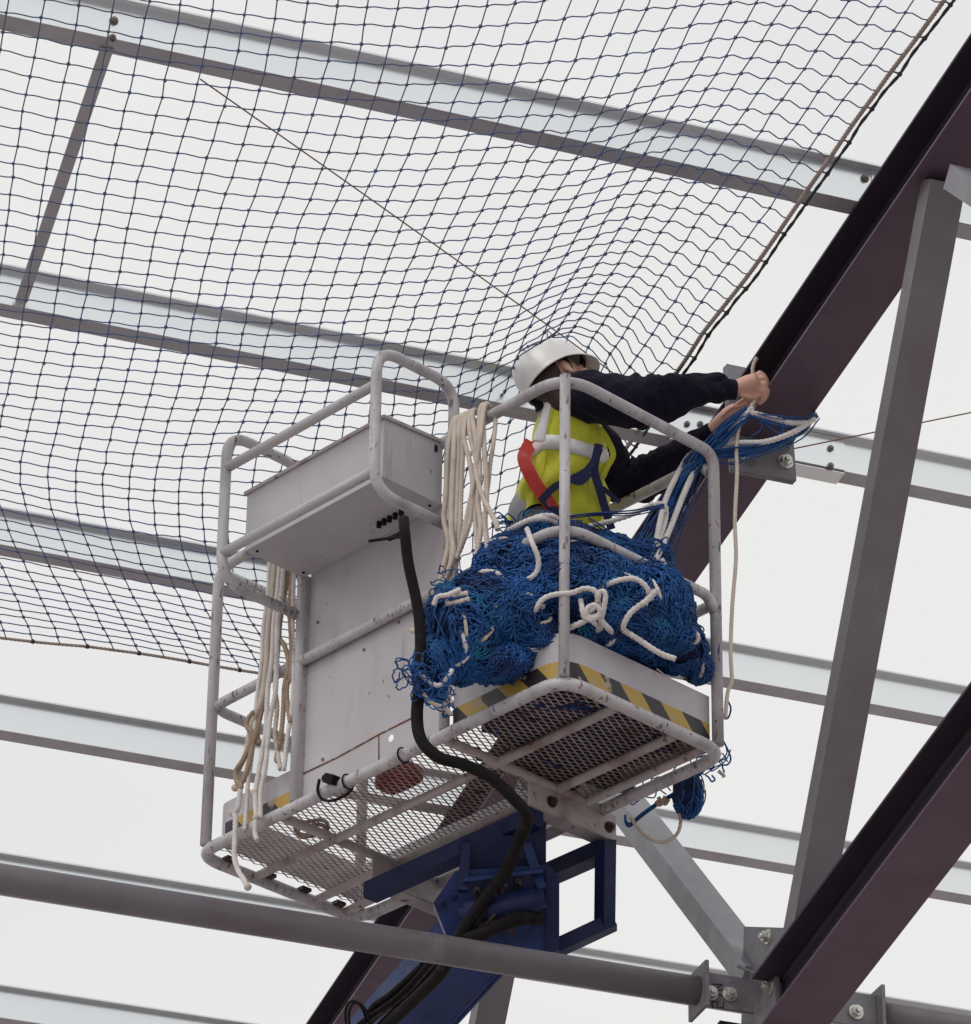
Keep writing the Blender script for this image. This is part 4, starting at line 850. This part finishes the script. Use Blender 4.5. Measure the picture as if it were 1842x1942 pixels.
hk(h1, [(942, 775, .03), (938, 780, .0), (940, 800, -.0), (936, 840), (930, 880), (926, 920), (920, 960)], -.03, .0075)
h2 = thing('rope_hank', 'long hank of white and tan ropes hanging past the left mid rail, ends knotted', 'rope', bv(480, 1690, -.04), 0, 'hanks of rope hung on the basket')
def hl(parent, pts, v=-.03, r=.0085, m=None):
    hk(parent, [(pts[0][0] + 4, pts[0][1] - 22, .03), (pts[0][0] + 3, pts[0][1] - 28, 0)] + pts, v, r, m)
hl(h2, [(512, 1062), (508, 1130), (500, 1190), (496, 1260), (488, 1320), (482, 1390), (476, 1450), (471, 1480), (468, 1530), (464, 1575)], -.03, .0075, M_rope2)
hl(h2, [(522, 1060), (516, 1130), (508, 1200), (505, 1260), (495, 1330), (478, 1370), (472, 1400), (466, 1430), (452, 1462), (450, 1480), (456, 1498)], -.035, .0095, M_rope)
hl(h2, [(532, 1058), (527, 1120), (520, 1180), (516, 1250), (508, 1310), (505, 1380), (497, 1430), (490, 1470), (484, 1505)], -.03, .009, M_rope2)
hl(h2, [(528, 1060), (520, 1140), (513, 1210), (508, 1290), (498, 1340), (489, 1385), (491, 1412)], -.025, .009, M_rope3)
hl(h2, [(540, 1056), (535, 1120), (527, 1180), (525, 1250), (523, 1310), (513, 1360), (508, 1410), (503, 1460), (495, 1500), (494, 1552)], -.035, .0085, M_rope2)
hl(h2, [(548, 1052), (545, 1100), (536, 1150), (530, 1205), (540, 1225), (548, 1260), (540, 1300), (538, 1340), (534, 1390), (530, 1415)], -.02, .0085, M_rope3)
hl(h2, [(556, 1050), (552, 1110), (550, 1160), (553, 1220), (552, 1280), (545, 1300), (545, 1330), (551, 1370)], -.015, .0085, M_rope3)
hl(h2, [(560, 1048), (557, 1100), (556, 1160), (555, 1220), (557, 1290), (553, 1350), (545, 1400), (540, 1450), (537, 1462)], -.012, .008, M_rope2)
hl(h2, [(544, 1054), (540, 1110), (532, 1170), (528, 1230), (522, 1300), (526, 1340), (522, 1390), (526, 1420), (532, 1460)], -.02, .008, M_rope)
hk(h2, [(482, 1350), (472, 1362), (469, 1378), (478, 1390), (474, 1415), (462, 1440), (448, 1462), (449, 1480), (458, 1492), (452, 1496), (446, 1494)], -.045, .009, M_rope3)
hk(h2, [(488, 1385), (482, 1400), (474, 1440), (466, 1470), (456, 1488), (447, 1496)], -.04, .0095, M_rope3)
hk(h2, [(456, 1498), (452, 1530), (444, 1545), (447, 1550), (446, 1590), (445, 1625), (452, 1650), (464, 1670), (470, 1682)], -.045, .0092, M_rope2)
hk(h2, [(484, 1505), (485, 1530), (486, 1552), (485, 1560), (484, 1580), (488, 1594)], -.045, .0085, M_rope2)
for x, y in ((441, 1542), (482, 1504), (486, 1551), (446, 1494), (470, 1682)):
    MB().ball(bv(x, y, -.045), .0135, 8, 6).build('knot', M_rope, h2)
hk(h2, [(530, 1412), (524, 1440), (528, 1445)], -.02, .008, M_rope3)
# ------------------------------------------------------------------ the worker
man = thing('person', 'worker in white hard hat and yellow vest reaching out of the basket, tying rope', 'person', B(.2, .32, .03))
def ribbon(pts, wdt, th, name, m, parent, nml=None):
    P = catmull([np.asarray(p) for p in pts], 6); k = MB(); R_ = []
    for i, p in enumerate(P):
        d = nrm(P[min(i + 1, len(P) - 1)] - P[max(i - 1, 0)]); nn = nrm(-CF if nml is None else nml); s = nrm(np.cross(d, nn)); q = np.cross(s, d)
        w_ = wdt / 2
        R_.append([p - s * w_ - q * th / 2, p + s * w_ - q * th / 2, p + s * w_ + q * th / 2, p - s * w_ + q * th / 2])
    k.rings(R_, smooth=False); return k.build(name, m, parent)
PXM = 14.5 / FPX
_at0 = at
def at(px, py, d): return _at0(px, py, d + .43)
def limb(rows, n=20, wr=.0, sd=0, aspect=1.0, cap=True):
    """rows: px, py, depth, half-height in photo px across the limb -> closed loft with cloth folds"""
    C_ = [at(r[0], r[1], r[2]) for r in rows]; H = [r[3] * (r[2] + .43) / FPX for r in rows]
    D = np.r_[0, np.cumsum([np.linalg.norm(C_[i + 1] - C_[i]) for i in range(len(C_) - 1)])]
    pts = catmull(C_, 8); dd = np.r_[0, np.cumsum(np.linalg.norm(np.diff(np.array(pts), axis=0), axis=1))]; dd = dd / dd[-1] * D[-1]
    g = np.random.default_rng(sd); ph = g.uniform(0, 6, 8); R_ = []
    for i, p in enumerate(pts):
        t = nrm(pts[min(i + 1, len(pts) - 1)] - pts[max(i - 1, 0)]); h = np.interp(dd[i], D, H)
        a = nrm(np.cross(t, CF)); b_ = np.cross(t, a); ring = []
        for k in range(n):
            an = 2 * PI * k / n; x = dd[i]
            f = wr * (math.sin(x * 47 + 9 * math.sin(x * 11 + ph[5]) + 2.6 * math.sin(an + ph[0]) + ph[1]) * .45 * (.6 + .6 * math.sin(x * 19 + ph[6])) + math.sin(x * 83 + 4 * math.sin(an * 2 + ph[2]) + ph[3]) * .22 + math.sin(x * 23 - 2 * an + ph[4]) * .45 + math.sin(x * 13 + 3 * an + ph[7]) * .35)
            q = h + f * min(1, 4 * (1 - abs(2 * i / (len(pts) - 1) - 1)) + .1)
            ring.append(p + a * q * math.cos(an) + b_ * q * aspect * math.sin(an))
        R_.append(ring)
    return MB().rings(R_, cap=cap)
# --- head frame
hf = nrm(np.array([.79, .36, .48])); hu = nrm(Z - hf * (hf @ Z)); hr = nrm(np.cross(hf, hu))
_rl = math.radians(20); hr, hu = hr * math.cos(_rl) + hu * math.sin(_rl), hu * math.cos(_rl) - hr * math.sin(_rl)
HC = at(1069, 730, 14.47)
def Hh(f, r, u): return HC + hf * f + hr * r + hu * u
HA = np.array([hf, hr, hu])
raw = MB()
raw.ball(Hh(-.012, 0, .045), (.096, .076, .088), 24, 18, HA)
raw.ball(Hh(.03, 0, -.035), (.066, .060, .080), 20, 14, HA)          # jaw and face
raw.ball(Hh(.078, 0, .028), (.020, .050, .016), 14, 8, HA)           # brow
raw.tube([Hh(.092, 0, .018), Hh(.108, 0, -.008), Hh(.104, 0, -.024)], [.010, .014, .013], 10)
for s in (-1, 1):
    raw.ball(Hh(.062, s * .044, -.012), (.026, .020, .024), 12, 8, HA)
    raw.ball(Hh(-.008, s * .079, .012), (.017, .009, .032), 14, 10, HA); raw.ball(Hh(-.003, s * .079, -.015), (.010, .008, .012), 10, 8, HA)
raw.ball(Hh(.088, 0, -.052), (.012, .024, .007), 12, 8, HA); raw.ball(Hh(.086, 0, -.062), (.012, .020, .007), 12, 8, HA); raw.ball(Hh(.074, 0, -.095), (.020, .022, .016), 12, 8, HA)
nb = at(1052, 765, 14.5)
raw.tube([Hh(-.02, 0, -.02), Hh(-.03, 0, -.07), nb], [.058, .056, .066], 18)
sh_r, sh_l = at(1090, 760, 14.40), at(1108, 800, 14.64)
pel = at(1050, 985, 14.52)
raw.tube(catmull([nb, at(1072, 800, 14.5), at(1070, 870, 14.5), at(1062, 930, 14.5), pel], 4), [.075] * 3 + [.10] * 3 + [.115] * 11, 16)
raw.tube([nb, sh_r], [.06, .055], 12); raw.tube([nb, sh_l], [.06, .055], 12)
raw.tube(catmull([sh_r, at(1225, 765, 14.37), at(1392, 739, 14.455)], 6), list(np.linspace(.054, .040, 6)) + list(np.linspace(.040, .027, 7)), 14)
raw.tube(catmull([sh_l, at(1185, 905, 14.66), at(1352, 817, 14.55)], 6), list(np.linspace(.054, .040, 6)) + list(np.linspace(.040, .026, 7)), 14)
feet = []
for s, hp_ in ((.09, at(1035, 990, 14.50)), (-.09, at(1085, 990, 14.56))):
    l = bloc(hp_); ft = B(l[0] - s * .2, l[1] + s * .5, .075); kn = (hp_ + ft) / 2 + np.array([.06, .03, .02]); feet.append((hp_, kn, ft))
    raw.tube(catmull([hp_, kn, ft], 5), list(np.linspace(.082, .058, 5)) + list(np.linspace(.056, .042, 6)), 14)
# --- hands: palm, four fingers with knuckles, thumb
def finger(pts, r): raw.tube(catmull(pts, 4), list(np.linspace(r, r * .8, (len(pts) - 1) * 4 + 1)), 8)
def h3(lst, dd): return [at(x, y, dd + dz) for x, y, dz in lst]
# near hand: back of the hand towards us, fingers closed on the rope
raw.tube([at(1388, 739, 14.455), at(1402, 735, 14.455), at(1420, 729, 14.455), at(1437, 723, 14.455)], [.027, .030, .0335, .031], 16)
for x, y, dz in ((1441, 708, .012), (1448, 718, .0), (1450, 729, -.008), (1447, 740, -.012)): raw.ball(at(x, y, 14.452 + dz), .0115, 10, 8)
finger(h3([(1434, 712, .010), (1444, 708, .010), (1454, 720, .016), (1452, 736, .028), (1444, 742, .034)], 14.45), .0095)
finger(h3([(1436, 720, 0), (1449, 717, .0), (1458, 732, .006), (1454, 748, .018), (1444, 750, .028)], 14.45), .0098)
finger(h3([(1436, 729, -.006), (1450, 729, -.008), (1456, 744, -.002), (1449, 758, .010), (1440, 756, .02)], 14.45), .0095)
finger(h3([(1432, 738, -.010), (1446, 741, -.012), (1449, 755, -.006), (1442, 765, .005), (1435, 761, .014)], 14.45), .0085)
finger(h3([(1405, 748, -.012), (1420, 753, -.014), (1434, 752, -.008), (1441, 746, .004)], 14.45), .0108)
# far hand: reaching up, finger tips pinching the rope
raw.tube([at(1350, 819, 14.552), at(1366, 803, 14.545), at(1384, 787, 14.535), at(1398, 776, 14.525)], [.026, .029, .031, .026], 16)
finger(h3([(1392, 772, -.004), (1408, 760, -.012), (1422, 752, -.022), (1433, 748, -.03)], 14.53), .0092)
finger(h3([(1398, 775, .004), (1415, 764, .0), (1428, 757, -.012), (1436, 757, -.022)], 14.53), .0094)
finger(h3([(1402, 781, .008), (1418, 773, .006), (1430, 768, -.004), (1434, 772, -.012)], 14.53), .009)
finger(h3([(1402, 788, .010), (1416, 783, .008), (1426, 780, .0), (1428, 784, -.008)], 14.53), .008)
finger(h3([(1372, 790, -.016), (1388, 776, -.030), (1404, 772, -.038), (1418, 766, -.040)], 14.53), .0105)
body = raw.build('body', M_skin, man)
rm = body.modifiers.new('remesh', 'REMESH'); rm.mode = 'VOXEL'; rm.voxel_size = .0048; rm.use_smooth_shade = True
smo = body.modifiers.new('smooth', 'SMOOTH'); smo.factor = .5; smo.iterations = 4
dg = bpy.context.evaluated_depsgraph_get(); me = bpy.data.meshes.new_from_object(body.evaluated_get(dg)); body.modifiers.clear(); old = body.data; body.data = me; bpy.data.meshes.remove(old)
me.polygons.foreach_set('use_smooth', [True] * len(me.polygons)); 
if not me.materials: me.materials.append(M_skin)
for s in (-1, 1):
    MB().ball(Hh(.083, s * .031, .006), .0118, 10, 8).build('eye', M_refl, man)
    MB().ball(Hh(.0925, s * .031, .006), .0048, 8, 6).build('iris', M_hair, man)
    MB().tube([Hh(.094, s * .014, .026), Hh(.094, s * .032, .031), Hh(.082, s * .050, .027)], .0042, 6).build('eyebrow', M_hair, man)
# --- hair below the hat
hm = MB(); R_ = []
for j in range(9):
    u = .075 - j * .020; R1 = []
    for i in range(25):
        an = math.radians(104 + i * (360 - 208) / 24); fx, rx = math.cos(an), math.sin(an)
        k = math.sqrt(max(.05, 1 - ((u - .045) / .105) ** 2)); k = max(k, .78) if u > -.08 else .7
        side_cut = .0 if not (abs(an - PI) > 1.15 and u < .0) else -.012
        R1.append(Hh(-.012 + (.104 + side_cut) * k * fx, (.0835 + side_cut) * k * rx, u - (.012 if abs(an - PI) < 1 else 0) * j * .12))
    R_.append(R1)
[hm.tube([Hh(.006, s * .074, .045), Hh(.008, s * .0765, .018), Hh(.006, s * .075, -.008)], [.014, .011, .005], 8, flat=.5) for s in (-1, 1)]
hm.rings(R_, closed=False, cap=False); hm.build('hair', M_hair, man)
# --- hard hat
tilt = math.radians(4); cf_, cu_ = hf * math.cos(tilt) + hu * math.sin(tilt), hu * math.cos(tilt) - hf * math.sin(tilt)
hb = Hh(-.006, 0, .046)
def hat(th, k, z, ext=0.): # ring point
    c, s = math.cos(th), math.sin(th); return hb + cf_ * (.136 * k * c + ext * max(0, c) ** 1.6) + hr * (.112 * k * s) + cu_ * z
hk_ = MB(); R_ = []; NN = 40
prof = [(1.012, -.020, .038), (1.016, -.016, .040), (1.004, -.010, .020), (1.0, .0, .0), (.985, .025, 0), (.945, .055, 0), (.86, .085, 0), (.72, .108, 0), (.52, .124, 0), (.27, .133, 0), (.05, .136, 0)]
for k, z, e in prof:
    R_.append([hat(2 * PI * i / NN, k, z + (.004 * (abs(math.sin(2 * PI * i / NN)) < .16) if z > .05 else 0) - (.014 * max(0, math.cos(2 * PI * i / NN)) if e else 0), e) for i in range(NN)])
inner = [(1.0, -.021, .036), (.97, -.008, .0), (.95, .03, 0), (.88, .07, 0), (.6, .105, 0), (.05, .12, 0)]
R2 = [[hat(2 * PI * i / NN, k, z - (.014 * max(0, math.cos(2 * PI * i / NN)) if e else 0), e) for i in range(NN)] for k, z, e in inner]
hk_.rings(R2[::-1] + R_, cap=False)
hat_o = hk_.build('hard_hat', M_helmet, man)
MB().rings([[hat(2 * PI * i / NN, .93, z) for i in range(NN)] for z in (-.012, .018)], cap=False).build('hat_band', M_hair, hat_o)
# --- clothes
limb([(1076, 748, 14.43, 32), (1094, 750, 14.40, 43), (1118, 753, 14.37, 49), (1150, 757, 14.36, 51), (1200, 760, 14.36, 52), (1250, 758, 14.38, 46), (1290, 748, 14.40, 40), (1335, 737, 14.43, 30), (1365, 737, 14.445, 24.5), (1376, 738, 14.45, 24)], 44, .0125, 3, .95).build('jumper_sleeve', M_navy, man)
limb([(1374, 738, 14.45, 23), (1380, 738.5, 14.451, 21), (1388, 739, 14.453, 20), (1396, 739.5, 14.455, 19.5)], 24, .0008, 4).build('cuff', M_navy, man)
limb([(1105, 815, 14.63, 40), (1135, 860, 14.65, 47), (1165, 900, 14.66, 50), (1200, 911, 14.66, 44), (1240, 895, 14.64, 38), (1280, 868, 14.61, 33), (1320, 840, 14.575, 25), (1336, 829, 14.56, 21)], 36, .0115, 5, .95).build('jumper_sleeve', M_navy, man)
limb([(1334, 830, 14.562, 20), (1345, 822, 14.557, 18.5), (1352, 817, 14.553, 18)], 24, .0008, 6).build('cuff', M_navy, man)
limb([(1032, 742, 14.5, 24), (1046, 766, 14.5, 34)], 20, .001, 7, 1.2).build('jumper_collar', M_navy, man)
VR = [((965, 990), (1152, 1006), .135), ((972, 958), (1152, 972), .138), ((983, 928), (1147, 940), .138), ((995, 897), (1146, 908), .137), ((1004, 868), (1150, 880), .137),
      ((1011, 838), (1151, 850), .135), ((1017, 806), (1146, 818), .132), ((1025, 775), (1136, 785), .124), ((1036, 748), (1118, 756), .106), ((1050, 730), (1096, 733), .075)]
vg = np.random.default_rng(21).uniform(0, 6, 10)
def vest_pt(j, an, off=0.):
    j = min(max(j, 0), len(VR) - 1.001); i = int(j); t = j - i
    l = np.array(VR[i][0]) * (1 - t) + np.array(VR[i + 1][0]) * t; r = np.array(VR[i][1]) * (1 - t) + np.array(VR[i + 1][1]) * t; h = VR[i][2] * (1 - t) + VR[i + 1][2] * t
    c = (l + r) / 2; hx = (r - l) / 2; co, si = math.cos(an), math.sin(an); e = .82
    ca, sa = math.copysign(abs(co) ** e, co), math.copysign(abs(si) ** e, si)
    ht = (len(VR) - 1 - j) / (len(VR) - 1)
    fold = .017 * ht * (math.sin(5 * an + 2.4 * j * .5 + vg[0]) * .6 + math.sin(9 * an - 1.7 * j + vg[1]) * .4 + math.sin(2.1 * j + 3 * math.sin(an + vg[2])) * .5)
    k = 1 + (fold + off) / h
    px = c + hx * ca * k
    return at(px[0], px[1], 14.5) + CF * (h * k * sa)
NV = 48; R_ = []
for jj in np.linspace(0, len(VR) - 1, 46):
    ring = []
    for i in range(NV):
        an = 2 * PI * i / NV; lift_ = 1.15 * math.exp(-((an - math.radians(248)) / .42) ** 2)        # the hem rides up at the near hip
        ring.append(vest_pt(jj + lift_ * max(0, 1 - jj / 3), an))
    R_.append(ring)
vest = MB().rings(R_, cap=False).build('hi_vis_vest', M_vest, man)
hemP = [vest_pt(1.15 * math.exp(-((an - math.radians(248)) / .42) ** 2), an, .001) for an in np.linspace(0, 2 * PI, 97)]
MB().tube(hemP, .0042, 6, cap=False).build('hem_trim', M_navy, vest)
for an_ in (math.radians(238), math.radians(300)):
    MB().tube([vest_pt(j, an_ + .03 * math.sin(j), .0015) for j in np.linspace(1.4, 8.8, 40)], .0014, 5).build('seam', M_vest, vest)
def band(fj, w_, a0, a1, name='reflective_band'):
    R_ = []
    for an in np.linspace(a0, a1, 60):
        j = fj(an); R_.append([vest_pt(j - w_, an, .0015), vest_pt(j - w_, an, .0035), vest_pt(j, an, .0038), vest_pt(j + w_, an, .0035), vest_pt(j + w_, an, .0015)])
    return MB().rings(R_, closed=True, cap=True).build(name, M_refl, vest)
band(lambda a: float(np.interp(math.degrees(a), [0, 60, 150, 185, 225, 258, 300, 360], [4.25, 4.2, 3.9, 3.95, 5.0, 5.05, 4.65, 4.25])), .44, 0, 2 * PI)
R_ = [[vest_pt(j, math.radians(216) + s, o) for s, o in ((-.30, .0012), (-.30, .0036), (-.1, .0038), (.1, .0038), (.30, .0036), (.30, .0012))] for j in np.linspace(5.0, 8.6, 24)]
MB().rings(R_).build('reflective_band', M_refl, vest)
ribbon([at(1138, 812, 14.41), at(1153, 835, 14.42), at(1163, 862, 14.43), at(1152, 885, 14.43), at(1143, 905, 14.42)], .020, .006, 'vest_front_edge', M_vest, vest, nml=nrm(-CF + CR * .6))
limb([(1012, 1002, 14.52, 50), (1020, 975, 14.5, 56), (1050, 955, 14.5, 52)], 22, .004, 8, 1.2).build('trouser_waist', M_trou, man)
for i, (a, k_, f_) in enumerate(feet):
    pts = catmull([a, k_, f_], 8); R_ = []
    for j, p in enumerate(pts):
        t = nrm(pts[min(j + 1, len(pts) - 1)] - pts[max(j - 1, 0)]); x = nrm(np.cross(t, CF)); y = np.cross(t, x); h = .105 - .038 * j / (len(pts) - 1) + .004 * math.sin(j * 1.9)
        R_.append([p + x * h * math.cos(q) + y * h * math.sin(q) for q in np.linspace(0, 2 * PI, 18, endpoint=False)])
    MB().rings(R_).build('trouser_leg', M_trou, man)
    k = MB(); fd = nrm(np.array([.8, .45, 0])); fs = np.cross(Z, fd); R_ = []
    for x, w_, h in ((-.09, .03, .05), (-.07, .043, .095), (.0, .045, .10), (.07, .048, .07), (.14, .046, .055), (.175, .028, .035)):
        base = np.array([f_[0], f_[1], C0[2] + .030]) + fd * x
        R_.append([base + fs * w_ * math.copysign(abs(math.cos(q)) ** .7, math.cos(q)) + Z * (h / 2 + h / 2 * math.copysign(abs(math.sin(q)) ** .6, math.sin(q))) for q in np.linspace(0, 2 * PI, 16, endpoint=False)])
    k.rings(R_).build('boot', M_boot, man)
# --- harness
hn = 14.355
ribbon([at(1008, 838, 14.45), at(1000, 852, 14.41), at(994, 868, 14.38), at(1001, 890, 14.36), at(1013, 913, 14.35), at(1026, 933, 14.345), at(1040, 953, 14.343), at(1058, 980, 14.345)], .046, .004, 'red_harness_strap', M_red, man)
ribbon([at(1026, 950, 14.338), at(1044, 930, 14.335), at(1062, 918, 14.335), at(1090, 906, 14.335), at(1112, 893, 14.34), at(1128, 872, 14.35), at(1138, 850, 14.37)], .024, .004, 'harness_strap', M_nstrap, man)
ribbon([at(1024, 944, 14.334), at(1040, 964, 14.335), at(1056, 984, 14.337), at(1066, 996, 14.34)], .010, .004, 'harness_strap', M_nstrap, man)
ribbon([at(1136, 842, 14.365), at(1130, 870, 14.355), at(1128, 895, 14.35), at(1138, 930, 14.352), at(1148, 965, 14.36), at(1160, 1004, 14.365)], .028, .004, 'harness_strap', M_nstrap, man)
ribbon([at(1083, 905, 14.335), at(1100, 912, 14.335), at(1118, 896, 14.34)], .030, .004, 'harness_strap', M_nstrap, man)
ribbon([at(1143, 925, 14.36), at(1158, 938, 14.37), at(1175, 952, 14.40)], .016, .004, 'harness_strap', M_nstrap, man)
ribbon([at(1030, 990, 14.35), at(1050, 968, 14.342), at(1072, 985, 14.342)], .03, .004, 'harness_strap', M_nstrap, man)
MB().tube([at(x, y, 14.335) for x, y in ((1074, 985), (1083, 975), (1092, 982), (1084, 992), (1074, 985))], .0035, 6).build('harness_buckle', M_zinc, man)

at = _at0
# end
